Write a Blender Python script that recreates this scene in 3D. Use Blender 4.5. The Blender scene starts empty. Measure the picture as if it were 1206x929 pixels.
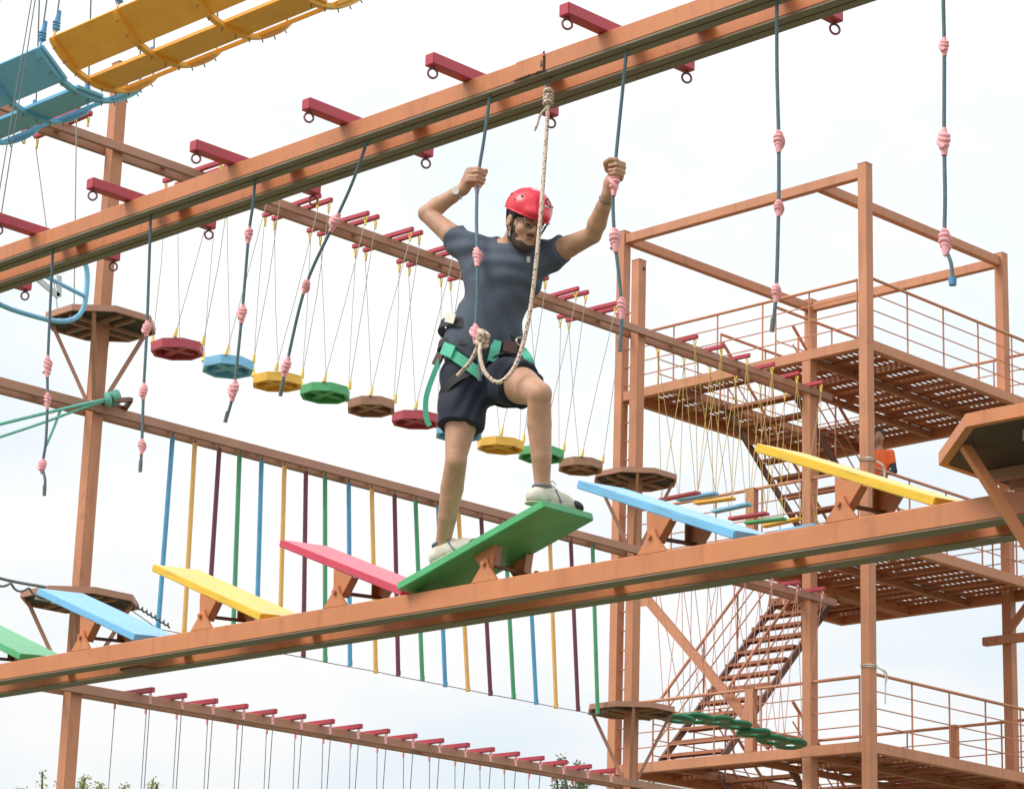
import bpy, bmesh, math, random
import numpy as np
from mathutils import Vector, Matrix

# ------------------------------------------------------------------ camera, sky, sun, exposure
SC = bpy.context.scene
COL = SC.collection
CAM_R = Vector((0.71802, 0.69538, 0.02980))
CAM_U = Vector((0.16913, -0.21585, 0.96167))
CAM_F = Vector((-0.67516, 0.68546, 0.27259))
cam_data = bpy.data.cameras.new('camera')
cam = bpy.data.objects.new('camera', cam_data)
COL.objects.link(cam)
cam.matrix_world = Matrix((
    (CAM_R.x, CAM_U.x, -CAM_F.x, 0.0),
    (CAM_R.y, CAM_U.y, -CAM_F.y, 0.0),
    (CAM_R.z, CAM_U.z, -CAM_F.z, 1.6),
    (0, 0, 0, 1)))
cam_data.sensor_fit = 'HORIZONTAL'
cam_data.sensor_width = 36.0
cam_data.lens = 36.0 * 3062.5 / 1206.0
cam_data.clip_start = 0.1
cam_data.clip_end = 3000.0
SC.camera = cam

SUN_DIR = Vector((-0.30, -0.66, 0.80)).normalized()       # towards the sun
world = bpy.data.worlds.new('World')
SC.world = world
world.use_nodes = True
wn, wl = world.node_tree.nodes, world.node_tree.links
wn.clear()
w_out = wn.new('ShaderNodeOutputWorld')
w_bg = wn.new('ShaderNodeBackground')
sky = wn.new('ShaderNodeTexSky')
sky.sky_type = 'NISHITA'
sky.sun_disc = False
sky.sun_elevation = math.asin(SUN_DIR.z)
sky.sun_rotation = math.atan2(SUN_DIR.x, SUN_DIR.y)
sky.air_density = 1.0
sky.dust_density = 3.0
tc = wn.new('ShaderNodeTexCoord')
sep = wn.new('ShaderNodeSeparateXYZ')
wl.new(tc.outputs['Generated'], sep.inputs[0])
# overcast luminance grows with height, shaped so the unseen zenith adds light to surfaces
up = wn.new('ShaderNodeMath'); up.operation = 'MAXIMUM'; up.inputs[1].default_value = 0.0
wl.new(sep.outputs['Z'], up.inputs[0])
sq = wn.new('ShaderNodeMath'); sq.operation = 'POWER'; sq.inputs[1].default_value = 2.0
wl.new(up.outputs[0], sq.inputs[0])
lum = wn.new('ShaderNodeMath'); lum.operation = 'MULTIPLY_ADD'
lum.inputs[1].default_value = 1.2; lum.inputs[2].default_value = 1.0
wl.new(sq.outputs[0], lum.inputs[0])
mp = wn.new('ShaderNodeMapping'); mp.inputs['Scale'].default_value = (1.0, 1.0, 1.9)
wl.new(tc.outputs['Generated'], mp.inputs['Vector'])
nz = wn.new('ShaderNodeTexNoise'); nz.inputs['Scale'].default_value = 5.5
nz.inputs['Detail'].default_value = 5.0; nz.inputs['Roughness'].default_value = 0.55
wl.new(mp.outputs[0], nz.inputs['Vector'])
cr = wn.new('ShaderNodeValToRGB')
cr.color_ramp.elements[0].position = 0.36; cr.color_ramp.elements[0].color = (0.85, 0.935, 1.0, 1)
cr.color_ramp.elements[1].position = 0.60; cr.color_ramp.elements[1].color = (1.03, 1.03, 1.025, 1)
wl.new(nz.outputs['Fac'], cr.inputs[0])
cl = wn.new('ShaderNodeVectorMath'); cl.operation = 'SCALE'
wl.new(cr.outputs[0], cl.inputs[0]); wl.new(lum.outputs[0], cl.inputs['Scale'])
sk = wn.new('ShaderNodeVectorMath'); sk.operation = 'SCALE'; sk.inputs['Scale'].default_value = 0.06
wl.new(sky.outputs[0], sk.inputs[0])
mx = wn.new('ShaderNodeMix'); mx.data_type = 'RGBA'; mx.inputs[0].default_value = 0.92
wl.new(sk.outputs[0], mx.inputs[6]); wl.new(cl.outputs[0], mx.inputs[7])
wl.new(mx.outputs[2], w_bg.inputs['Color'])
w_bg.inputs['Strength'].default_value = 1.0
wl.new(w_bg.outputs[0], w_out.inputs['Surface'])

sun_data = bpy.data.lights.new('sun', 'SUN')
sun = bpy.data.objects.new('sun', sun_data)
COL.objects.link(sun)
sun.rotation_euler = SUN_DIR.to_track_quat('Z', 'Y').to_euler()
sun.location = (0, 0, 40)
sun_data.energy = 2.6
sun_data.angle = math.radians(28)
sun_data.color = (1.0, 0.95, 0.88)

SC.view_settings.view_transform = 'Standard'
SC.view_settings.look = 'None'
SC.view_settings.exposure = 0.0
SC.view_settings.gamma = 1.0
SC.cycles.max_bounces = 6
SC.cycles.use_denoising = True

# ------------------------------------------------------------------ materials
def mat_paint(name, rgb, rough=0.5, var=0.12, scale=4.0, bump=0.0, rust=0.0, spec=0.5, dirt=0.0):
    m = bpy.data.materials.new(name)
    m.use_nodes = True
    n, l = m.node_tree.nodes, m.node_tree.links
    b = n['Principled BSDF']
    b.inputs['Roughness'].default_value = rough
    b.inputs['Specular IOR Level'].default_value = spec
    t = n.new('ShaderNodeTexCoord')
    oi = n.new('ShaderNodeObjectInfo')
    off = n.new('ShaderNodeVectorMath'); off.operation = 'MULTIPLY_ADD'
    off.inputs[1].default_value = (37.0, 19.0, 53.0)
    l.new(oi.outputs['Random'], off.inputs[0]); l.new(t.outputs['Object'], off.inputs[2])
    a = n.new('ShaderNodeTexNoise'); a.inputs['Scale'].default_value = scale
    a.inputs['Detail'].default_value = 6.0; a.inputs['Roughness'].default_value = 0.62
    l.new(off.outputs[0], a.inputs['Vector'])
    r = n.new('ShaderNodeValToRGB')
    r.color_ramp.elements[0].position = 0.25
    r.color_ramp.elements[1].position = 0.75
    lo = [max(0.0, c * (1 - var)) for c in rgb]; hi = [min(1.0, c * (1 + var)) for c in rgb]
    r.color_ramp.elements[0].color = (*lo, 1); r.color_ramp.elements[1].color = (*hi, 1)
    l.new(a.outputs['Fac'], r.inputs[0])
    out = r.outputs[0]
    if rust > 0 or dirt > 0:
        c = n.new('ShaderNodeTexNoise'); c.inputs['Scale'].default_value = scale * 2.3
        c.inputs['Detail'].default_value = 9.0; c.inputs['Roughness'].default_value = 0.7
        l.new(off.outputs[0], c.inputs['Vector'])
        q = n.new('ShaderNodeValToRGB')
        q.color_ramp.elements[0].position = 0.60; q.color_ramp.elements[0].color = (0, 0, 0, 1)
        q.color_ramp.elements[1].position = 0.72
        k = max(rust, dirt)
        q.color_ramp.elements[1].color = (k, k, k, 1)
        l.new(c.outputs['Fac'], q.inputs[0])
        x = n.new('ShaderNodeMix'); x.data_type = 'RGBA'
        l.new(q.outputs[0], x.inputs[0]); l.new(out, x.inputs[6])
        x.inputs[7].default_value = (0.16, 0.055, 0.025, 1) if rust >= dirt else (0.10, 0.085, 0.06, 1)
        out = x.outputs[2]
    l.new(out, b.inputs['Base Color'])
    rm = n.new('ShaderNodeMapRange')
    rm.inputs['To Min'].default_value = max(0.05, rough - 0.1); rm.inputs['To Max'].default_value = min(1.0, rough + 0.12)
    l.new(a.outputs['Fac'], rm.inputs['Value']); l.new(rm.outputs[0], b.inputs['Roughness'])
    if bump > 0:
        d = n.new('ShaderNodeTexNoise'); d.inputs['Scale'].default_value = scale * 14
        d.inputs['Detail'].default_value = 4.0
        l.new(off.outputs[0], d.inputs['Vector'])
        u = n.new('ShaderNodeBump'); u.inputs['Strength'].default_value = bump; u.inputs['Distance'].default_value = 0.004
        l.new(d.outputs['Fac'], u.inputs['Height']); l.new(u.outputs[0], b.inputs['Normal'])
    return m

M = {}
M['steel'] = mat_paint('orange_brown_steel_paint', (0.555, 0.203, 0.084), 0.50, 0.13, 2.2, 0.10, rust=0.35)
M['steel_far'] = mat_paint('weathered_brown_steel_paint', (0.520, 0.220, 0.115), 0.55, 0.16, 1.4, 0.0, rust=0.45)
M['beam_far'] = mat_paint('weathered_and_shaded_beam_paint', (0.420, 0.205, 0.135), 0.45, 0.18, 1.2, 0.0, rust=0.4)  # weathered rails and platforms; its dark tone also paints shade on bracket flanges
M['deck'] = mat_paint('shaded_brown_deck_steel', (0.40, 0.160, 0.088), 0.58, 0.2, 2.5, 0.0, rust=0.5)  # same tower steel, darkened to carry the shade under the decks
M['dark_steel'] = mat_paint('brown_stair_steel', (0.170, 0.080, 0.055), 0.5, 0.25, 3.0)
M['red'] = mat_paint('crimson_arm_paint', (0.45, 0.045, 0.070), 0.38, 0.14, 6.0, 0.05, dirt=0.3)
M['ring'] = mat_paint('dull_ring_steel', (0.20, 0.06, 0.07), 0.45, 0.2, 9.0)
M['rust'] = mat_paint('dark_rust', (0.045, 0.016, 0.010), 0.8, 0.4, 30.0)
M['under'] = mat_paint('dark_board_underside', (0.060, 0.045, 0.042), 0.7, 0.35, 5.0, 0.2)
M['b_green'] = mat_paint('green_board_paint', (0.085, 0.420, 0.170), 0.30, 0.12, 6.0, 0.12, dirt=0.18)
M['b_blue'] = mat_paint('sky_blue_board_paint', (0.190, 0.500, 0.800), 0.30, 0.10, 6.0, 0.12, dirt=0.18)
M['b_yellow'] = mat_paint('yellow_board_paint', (0.830, 0.520, 0.040), 0.30, 0.10, 6.0, 0.12, dirt=0.18)
M['b_red'] = mat_paint('pink_red_board_paint', (0.640, 0.055, 0.110), 0.30, 0.10, 6.0, 0.12, dirt=0.18)
def add_grain(m, stretch, scale, dark, amount, bump):
    """elongated grain / runs over an existing paint, plus fine relief"""
    n, l = m.node_tree.nodes, m.node_tree.links
    b = n['Principled BSDF']
    t = n.new('ShaderNodeTexCoord'); oi = n.new('ShaderNodeObjectInfo')
    mp_ = n.new('ShaderNodeMapping'); mp_.inputs['Scale'].default_value = stretch
    ad = n.new('ShaderNodeVectorMath'); ad.operation = 'MULTIPLY_ADD'; ad.inputs[1].default_value = (11.0, 17.0, 23.0)
    l.new(oi.outputs['Random'], ad.inputs[0]); l.new(t.outputs['Object'], ad.inputs[2]); l.new(ad.outputs[0], mp_.inputs['Vector'])
    a = n.new('ShaderNodeTexNoise'); a.inputs['Scale'].default_value = scale; a.inputs['Detail'].default_value = 8.0; a.inputs['Roughness'].default_value = 0.65
    l.new(mp_.outputs[0], a.inputs['Vector'])
    r = n.new('ShaderNodeValToRGB')
    r.color_ramp.elements[0].position = 0.52; r.color_ramp.elements[0].color = (0, 0, 0, 1)
    r.color_ramp.elements[1].position = 0.74; r.color_ramp.elements[1].color = (amount, amount, amount, 1)
    l.new(a.outputs['Fac'], r.inputs[0])
    x = n.new('ShaderNodeMix'); x.data_type = 'RGBA'
    src = b.inputs['Base Color'].links[0].from_socket
    l.new(r.outputs[0], x.inputs[0]); l.new(src, x.inputs[6]); x.inputs[7].default_value = (*dark, 1)
    l.new(x.outputs[2], b.inputs['Base Color'])
    u = n.new('ShaderNodeBump'); u.inputs['Strength'].default_value = bump; u.inputs['Distance'].default_value = 0.003
    l.new(a.outputs['Fac'], u.inputs['Height'])
    if b.inputs['Normal'].links: l.new(b.inputs['Normal'].links[0].from_socket, u.inputs['Normal'])
    l.new(u.outputs[0], b.inputs['Normal'])
for k_ in ('b_green', 'b_blue', 'b_yellow', 'b_red'):
    add_grain(M[k_], (1.2, 14.0, 14.0), 5.0, (0.20, 0.17, 0.13), 0.50, 0.45)
add_grain(M['steel'], (6.0, 6.0, 0.7), 3.0, (0.22, 0.075, 0.035), 0.38, 0.12)
add_grain(M['steel_far'], (5.0, 5.0, 0.5), 2.0, (0.20, 0.085, 0.05), 0.40, 0.0)
M['d_red'] = mat_paint('maroon_disc_paint', (0.480, 0.070, 0.105), 0.5, 0.16, 5.0)
M['d_blue'] = mat_paint('blue_disc_paint', (0.210, 0.520, 0.780), 0.5, 0.14, 5.0)
M['d_yellow'] = mat_paint('amber_disc_paint', (0.860, 0.480, 0.070), 0.5, 0.14, 5.0)
M['d_green'] = mat_paint('green_disc_paint', (0.090, 0.400, 0.160), 0.5, 0.14, 5.0)
M['d_brown'] = mat_paint('brown_disc_paint', (0.360, 0.180, 0.110), 0.5, 0.16, 5.0)
M['p_blue'] = mat_paint('blue_pole_paint', (0.090, 0.330, 0.560), 0.5, 0.15, 6.0, dirt=0.25)
M['p_yellow'] = mat_paint('amber_pole_paint', (0.780, 0.440, 0.130), 0.5, 0.12, 6.0, dirt=0.25)
M['p_purple'] = mat_paint('plum_pole_paint', (0.150, 0.035, 0.060), 0.5, 0.2, 6.0, dirt=0.2)
M['p_green'] = mat_paint('green_pole_paint', (0.075, 0.330, 0.160), 0.5, 0.15, 6.0, dirt=0.25)
M['c_yellow'] = mat_paint('ochre_cradle_paint', (0.860, 0.430, 0.060), 0.45, 0.12, 5.0, 0.08, dirt=0.3)
M['c_blue'] = mat_paint('blue_cradle_paint', (0.150, 0.450, 0.680), 0.45, 0.12, 5.0, 0.08, dirt=0.3)
M['c_green'] = mat_paint('teal_cradle_paint', (0.060, 0.300, 0.220), 0.45, 0.12, 5.0, 0.08)
M['plastic_green'] = mat_paint('green_plastic_dish', (0.020, 0.170, 0.085), 0.4, 0.15, 5.0)
M['rope_grey'] = mat_paint('blue_grey_rope', (0.110, 0.175, 0.215), 0.8, 0.3, 60.0, 0.5)
M['pink'] = mat_paint('faded_pink_tape', (0.860, 0.410, 0.440), 0.75, 0.14, 25.0, 0.3)
M['rope_thin'] = mat_paint('thin_grey_rope', (0.46, 0.43, 0.38), 0.85, 0.2, 20.0)
M['rope_yellow'] = mat_paint('ochre_rope', (0.60, 0.41, 0.14), 0.8, 0.2, 20.0)
M['rope_pink'] = mat_paint('pink_rope', (0.65, 0.30, 0.24), 0.8, 0.2, 20.0)
M['wrap_yellow'] = mat_paint('yellow_rope_wrap', (0.82, 0.60, 0.14), 0.7, 0.15, 20.0)
M['wrap_blue'] = mat_paint('blue_rope_wrap', (0.09, 0.28, 0.50), 0.7, 0.2, 20.0)
M['rope_green'] = mat_paint('mint_rope', (0.16, 0.46, 0.36), 0.8, 0.2, 25.0)
M['cable'] = mat_paint('grey_steel_cable', (0.13, 0.15, 0.15), 0.5, 0.3, 30.0)
M['rope_white'] = mat_paint('white_cord', (0.75, 0.73, 0.68), 0.8, 0.12, 25.0)
M['white_panel'] = mat_paint('pale_panel', (0.62, 0.68, 0.70), 0.6, 0.1, 4.0)
M['skin'] = mat_paint('tan_skin', (0.500, 0.275, 0.180), 0.52, 0.17, 16.0, 0.25, spec=0.4)
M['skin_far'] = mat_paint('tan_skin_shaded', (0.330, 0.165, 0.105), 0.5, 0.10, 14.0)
M['hair'] = mat_paint('black_hair', (0.012, 0.010, 0.010), 0.55, 0.3, 40.0, 0.4)
M['beard'] = mat_paint('short_dark_beard', (0.085, 0.050, 0.038), 0.75, 0.5, 120.0, 0.5)
M['lips'] = mat_paint('lips', (0.30, 0.12, 0.09), 0.45, 0.1, 30.0)
M['shirt'] = mat_paint('slate_blue_jersey', (0.072, 0.090, 0.125), 0.85, 0.16, 7.0, 0.35)
M['shorts'] = mat_paint('navy_shorts', (0.016, 0.020, 0.040), 0.8, 0.25, 9.0, 0.35)
M['harness'] = mat_paint('black_webbing', (0.022, 0.022, 0.028), 0.7, 0.3, 25.0, 0.3)
M['harness_brown'] = mat_paint('brown_buckle', (0.10, 0.045, 0.035), 0.5, 0.3, 25.0)
M['strap_green'] = mat_paint('mint_green_strap', (0.100, 0.520, 0.350), 0.6, 0.12, 20.0, 0.2)
M['label_white'] = mat_paint('cream_label', (0.78, 0.74, 0.66), 0.6, 0.06, 20.0)
M['helmet'] = mat_paint('red_helmet_shell', (0.720, 0.035, 0.065), 0.26, 0.05, 6.0)
M['helmet_dark'] = mat_paint('helmet_vent', (0.06, 0.006, 0.01), 0.6, 0.2, 20.0)
M['sticker'] = mat_paint('worn_white_sticker', (0.80, 0.50, 0.50), 0.5, 0.2, 90.0)
M['black'] = mat_paint('black_plastic', (0.014, 0.014, 0.016), 0.35, 0.2, 20.0)
M['shoe'] = mat_paint('beige_shoe', (0.640, 0.590, 0.500), 0.7, 0.16, 30.0, 0.4)
M['sole'] = mat_paint('dark_rubber_sole', (0.020, 0.022, 0.020), 0.7, 0.3, 30.0)
M['midsole'] = mat_paint('pale_midsole', (0.50, 0.46, 0.38), 0.7, 0.2, 30.0, 0.2)
M['sock'] = mat_paint('grey_sock', (0.16, 0.18, 0.22), 0.9, 0.2, 40.0)
M['lace'] = mat_paint('white_lace', (0.72, 0.70, 0.66), 0.8, 0.1, 40.0)
M['metal'] = mat_paint('bright_metal', (0.55, 0.55, 0.55), 0.3, 0.1, 20.0)
M['metal'].node_tree.nodes['Principled BSDF'].inputs['Metallic'].default_value = 0.9
M['orange_cloth'] = mat_paint('orange_shirt', (0.700, 0.120, 0.025), 0.8, 0.15, 8.0)
M['dark_cloth'] = mat_paint('dark_trousers', (0.020, 0.030, 0.035), 0.85, 0.3, 8.0)
M['bark'] = mat_paint('bark', (0.16, 0.11, 0.075), 0.9, 0.3, 6.0, 0.5)
M['lip'] = mat_paint('grey_lip_steel', (0.200, 0.160, 0.115), 0.55, 0.2, 3.0, 0.1)
M['grass'] = mat_paint('dry_grass', (0.130, 0.135, 0.070), 0.95, 0.35, 0.25)

def mat_leaf(name, rgb):
    m = mat_paint(name, rgb, 0.55, 0.25, 0.9)
    b = m.node_tree.nodes['Principled BSDF']
    n, l = m.node_tree.nodes, m.node_tree.links
    tl = n.new('ShaderNodeBsdfTranslucent'); ms = n.new('ShaderNodeMixShader'); ms.inputs[0].default_value = 0.45
    l.new(b.inputs['Base Color'].links[0].from_socket, tl.inputs['Color'])
    l.new(b.outputs[0], ms.inputs[1]); l.new(tl.outputs[0], ms.inputs[2])
    l.new(ms.outputs[0], n['Material Output'].inputs['Surface'])
    return m
M['leaf_light'] = mat_leaf('young_leaf', (0.360, 0.400, 0.170))
M['leaf_dark'] = mat_leaf('grey_green_leaf', (0.150, 0.190, 0.095))

def mat_striped_rope():
    m = mat_paint('beige_fleck_rope', (0.62, 0.48, 0.38), 0.8, 0.1, 30.0)
    n, l = m.node_tree.nodes, m.node_tree.links
    b = n['Principled BSDF']
    t = n.new('ShaderNodeTexCoord')
    w = n.new('ShaderNodeTexVoronoi'); w.inputs['Scale'].default_value = 85.0
    l.new(t.outputs['Object'], w.inputs['Vector'])
    r = n.new('ShaderNodeValToRGB')
    r.color_ramp.elements[0].position = 0.30; r.color_ramp.elements[0].color = (0.13, 0.07, 0.06, 1)
    r.color_ramp.elements[1].position = 0.40; r.color_ramp.elements[1].color = (0.66, 0.52, 0.42, 1)
    l.new(w.outputs['Distance'], r.inputs[0]); l.new(r.outputs[0], b.inputs['Base Color'])
    return m
M['rope_beige'] = mat_striped_rope()

# ------------------------------------------------------------------ mesh helpers
rng = random.Random(7)

class MB:
    def __init__(s):
        s.v, s.f, s.sm = [], [], []
    def add(s, vs, fs, smooth=False):
        o = len(s.v)
        s.v += [tuple(p) for p in vs]
        for f in fs:
            s.f.append([i + o for i in f]); s.sm.append(smooth)
        return s
    def box(s, x0, x1, y0, y1, z0, z1):
        vs = [(x, y, z) for x in (x0, x1) for y in (y0, y1) for z in (z0, z1)]
        return s.add(vs, [(0, 1, 3, 2), (4, 6, 7, 5), (0, 4, 5, 1), (2, 3, 7, 6), (0, 2, 6, 4), (1, 5, 7, 3)])
    def bar(s, p0, p1, w, h, up=(0, 0, 1)):
        p0, p1, up = Vector(p0), Vector(p1), Vector(up)
        d = (p1 - p0).normalized()
        a = d.cross(up)
        if a.length < 1e-4: a = d.cross(Vector((1, 0, 0)))
        a.normalize(); b = a.cross(d).normalized()
        vs = []
        for p in (p0, p1):
            for i, j in ((-1, -1), (1, -1), (1, 1), (-1, 1)):
                vs.append(p + a * (i * w / 2) + b * (j * h / 2))
        return s.add(vs, [(3, 2, 1, 0), (4, 5, 6, 7), (0, 1, 5, 4), (1, 2, 6, 5), (2, 3, 7, 6), (3, 0, 4, 7)])
    def tube(s, pts, r, n=8, closed=False, flat=None):
        pts = [Vector(p) for p in pts]
        m = len(pts)
        rs = r if isinstance(r, (list, tuple)) else [r] * m
        t = []
        for i in range(m):
            if closed: d = pts[(i + 1) % m] - pts[i - 1]
            else: d = pts[min(i + 1, m - 1)] - pts[max(i - 1, 0)]
            t.append(d.normalized())
        a = t[0].cross(Vector((0, 0, 1)))
        if a.length < 0.1: a = t[0].cross(Vector((1, 0, 0)))
        a.normalize()
        vs = []
        for i in range(m):
            a = (a - t[i] * a.dot(t[i])).normalized()
            b = t[i].cross(a)
            for k in range(n):
                th = 2 * math.pi * k / n
                vs.append(pts[i] + (a * math.cos(th) + b * math.sin(th)) * rs[i])
        fs = []
        for i in range(m if closed else m - 1):
            j = (i + 1) % m
            for k in range(n):
                k2 = (k + 1) % n
                fs.append((i * n + k, i * n + k2, j * n + k2, j * n + k))
        s.add(vs, fs, n > 4)
        if not closed:
            s.add(vs[:n], [tuple(range(n - 1, -1, -1))]); s.add(vs[-n:], [tuple(range(n))])
        return s
    def prism(s, poly, axis, a, b):
        # poly: 2D points, counter-clockwise, in the plane across the axis
        def P(u, v, w):
            return {'x': (w, u, v), 'y': (u, w, v), 'z': (u, v, w)}[axis]
        n = len(poly)
        vs = [P(u, v, a) for u, v in poly] + [P(u, v, b) for u, v in poly]
        fs = [tuple(range(n - 1, -1, -1)), tuple(range(n, 2 * n))]
        fs += [(i, (i + 1) % n, n + (i + 1) % n, n + i) for i in range(n)]
        return s.add(vs, fs)
    def torus(s, c, axis, R, r, N=16, n=6, scale=(1, 1)):
        c, ax = Vector(c), Vector(axis).normalized()
        e = ax.cross(Vector((0, 0, 1)))
        if e.length < 0.1: e = ax.cross(Vector((1, 0, 0)))
        e.normalize(); g = ax.cross(e)
        pts = [c + e * (R * scale[0] * math.cos(2 * math.pi * i / N)) + g * (R * scale[1] * math.sin(2 * math.pi * i / N)) for i in range(N)]
        return s.tube(pts, r, n, closed=True)
    def mesh(s, name, bevel=0.0):
        me = bpy.data.meshes.new(name)
        me.from_pydata(s.v, [], s.f)
        me.polygons.foreach_set('use_smooth', s.sm)
        bm = bmesh.new(); bm.from_mesh(me)
        if bevel > 0:
            bmesh.ops.remove_doubles(bm, verts=bm.verts, dist=1e-5)
        bmesh.ops.recalc_face_normals(bm, faces=bm.faces)
        if bevel > 0:
            es = [e for e in bm.edges if len(e.link_faces) == 2 and e.calc_face_angle(0) > 0.6]
            bmesh.ops.bevel(bm, geom=es, offset=bevel, segments=2, affect='EDGES', clamp_overlap=True)
        bm.to_mesh(me); bm.free()
        me.update()
        return me
    def build(s, name, mat, parent=None, world=False, bevel=0.0, loc=None, rot=None):
        if world and parent is not None:
            o = parent.location
            s.v = [(x - o.x, y - o.y, z - o.z) for x, y, z in s.v]
        return link(name, s.mesh(name, bevel), mat, parent, loc, rot)

def link(name, me, mat, parent=None, loc=None, rot=None):
    o = bpy.data.objects.new(name, me)
    COL.objects.link(o)
    if mat is not None and not me.materials:
        me.materials.append(M[mat] if isinstance(mat, str) else mat)
    o.parent = parent
    if loc is not None: o.location = loc
    if rot is not None: o.rotation_euler = rot
    return o

def tag(o, label, cat, group=None):
    o['label'] = label; o['category'] = cat
    if group: o['group'] = group
    return o

def thing(name, label, cat, loc=(0, 0, 0), rz=0.0, group=None):
    o = bpy.data.objects.new(name, None)
    COL.objects.link(o)
    o.location = loc; o.rotation_euler = (0, 0, rz)
    o.empty_display_size = 0.1
    return tag(o, label, cat, group)

def struct(name, mb, mat):
    o = mb.build(name, mat)
    o['kind'] = 'structure'
    return o

def copy_tree(o, parent=None):
    c = o.copy(); COL.objects.link(c)
    if parent is not None: c.parent = parent
    for ch in list(o.children): copy_tree(ch, c)
    return c

ORD = ['first', 'second', 'third', 'fourth', 'fifth', 'sixth', 'seventh', 'eighth', 'ninth', 'tenth', 'eleventh', 'twelfth',
       'thirteenth', 'fourteenth', 'fifteenth', 'sixteenth', 'seventeenth', 'eighteenth', 'nineteenth', 'twentieth']

def smooth_path(pts, sub=6):
    P = [Vector(p) for p in pts]
    if len(P) < 3: return P
    out = []
    for i in range(len(P) - 1):
        p0, p1, p2, p3 = P[max(i - 1, 0)], P[i], P[i + 1], P[min(i + 2, len(P) - 1)]
        for k in range(sub):
            t = k / sub
            out.append(0.5 * ((2 * p1) + (p2 - p0) * t + (2 * p0 - 5 * p1 + 4 * p2 - p3) * t * t + (3 * p1 - p0 - 3 * p2 + p3) * t ** 3))
    out.append(P[-1])
    return out

# ------------------------------------------------------------------ ground
g = MB()
g.add([(-1500, -1500, 0), (1500, -1500, 0), (1500, 1500, 0), (-1500, 1500, 0)], [(0, 1, 2, 3)])
struct('ground', g, 'grass')

# ------------------------------------------------------------------ steel sections
def channel(mb, axis, a, b, u0, u1, z0, z1, slot=0.012, t=0.006, ch=0.004):
    """lipped channel, open underneath by a narrow slot; runs along axis from a to b"""
    m = (u0 + u1) / 2
    if slot <= 0:
        poly = [(u0 + ch, z0), (u1 - ch, z0), (u1, z0 + ch), (u1, z1 - ch), (u1 - ch, z1), (u0 + ch, z1), (u0, z1 - ch), (u0, z0 + ch)]
        mb.prism(poly, axis, a, b)
        return
    l, r = m - slot / 2, m + slot / 2
    poly = [(u0 + ch, z0), (l, z0), (l, z0 + 0.016), (l - t, z0 + 0.016), (l - t, z0 + t), (u0 + t, z0 + t), (u0 + t, z1 - t),
            (u1 - t, z1 - t), (u1 - t, z0 + t), (r + t, z0 + t), (r + t, z0 + 0.016), (r, z0 + 0.016), (r, z0), (u1 - ch, z0),
            (u1, z0 + ch), (u1, z1 - ch), (u1 - ch, z1), (u0 + ch, z1), (u0, z1 - ch), (u0, z0 + ch)]
    # split into convex pieces along the profile so that the end caps stay clean
    n = len(poly)
    def P(u, v, w): return (w, u, v) if axis == 'x' else (u, w, v)
    vs = [P(u, v, a) for u, v in poly] + [P(u, v, b) for u, v in poly]
    mb.add(vs, [(i, (i + 1) % n, n + (i + 1) % n, n + i) for i in range(n)])

# ------------------------------------------------------------------ posts carrying the near course (outside the picture)
def plain_post(label, x, y, w, ztop, mat='steel', group=None):
    p = thing('steel_post', label, 'post', (x, y, 0), 0, group)
    mb = MB(); mb.box(-w / 2, w / 2, -w / 2, w / 2, 0.02, ztop)
    mb.build('shaft', mat, p, bevel=0.006)
    MB().box(-w, w, -w, w, 0.002, 0.02).build('base_plate', mat, p)
    MB().prism([(w / 2 + .004, w / 2 + .004), (-w / 2 - .004, w / 2 + .004), (-w / 2 - .004, -w / 2 - .004), (w / 2 + .004, -w / 2 - .004)], 'z', ztop, ztop + 0.008).build('cap', mat, p)
    return p

NEAR_Y = 7.98
plain_post('square steel post carrying the near beams beside the low octagonal platform', -4.72, NEAR_Y, 0.12, 6.32)
plain_post('square steel post carrying the far end of the tilting board beam', -14.2, NEAR_Y, 0.12, 6.32)

# ------------------------------------------------------------------ upper near beam with crimson cross arms
ub = thing('overhead_beam', 'orange brown twin rail beam with red cross arms above the climber', 'beam', (-9.46, NEAR_Y, 6.19))
X_A, X_B = -14.26, -4.60
for y0, y1 in ((7.814, 7.920), (8.034, 8.148)):
    mb = MB(); channel(mb, 'x', X_A, X_B, y0, y1, 6.196, 6.283, slot=0.0)
    mb.build('rail', 'steel', ub, world=True)
    ym = (y0 + y1) / 2
    for a_, b_ in ((y0 + .002, ym - .006), (ym + .006, y1 - .001)):
        MB().box(X_A, X_B, a_, b_, 6.186, 6.1955).build('bottom_lip', 'lip', ub, world=True)
for x in np.arange(-14.0, -4.6, 0.9):
    MB().box(x - 0.05, x + 0.05, 7.9215, 8.0325, 6.262, 6.276).build('spacer_plate', 'steel', ub, world=True)
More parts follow.
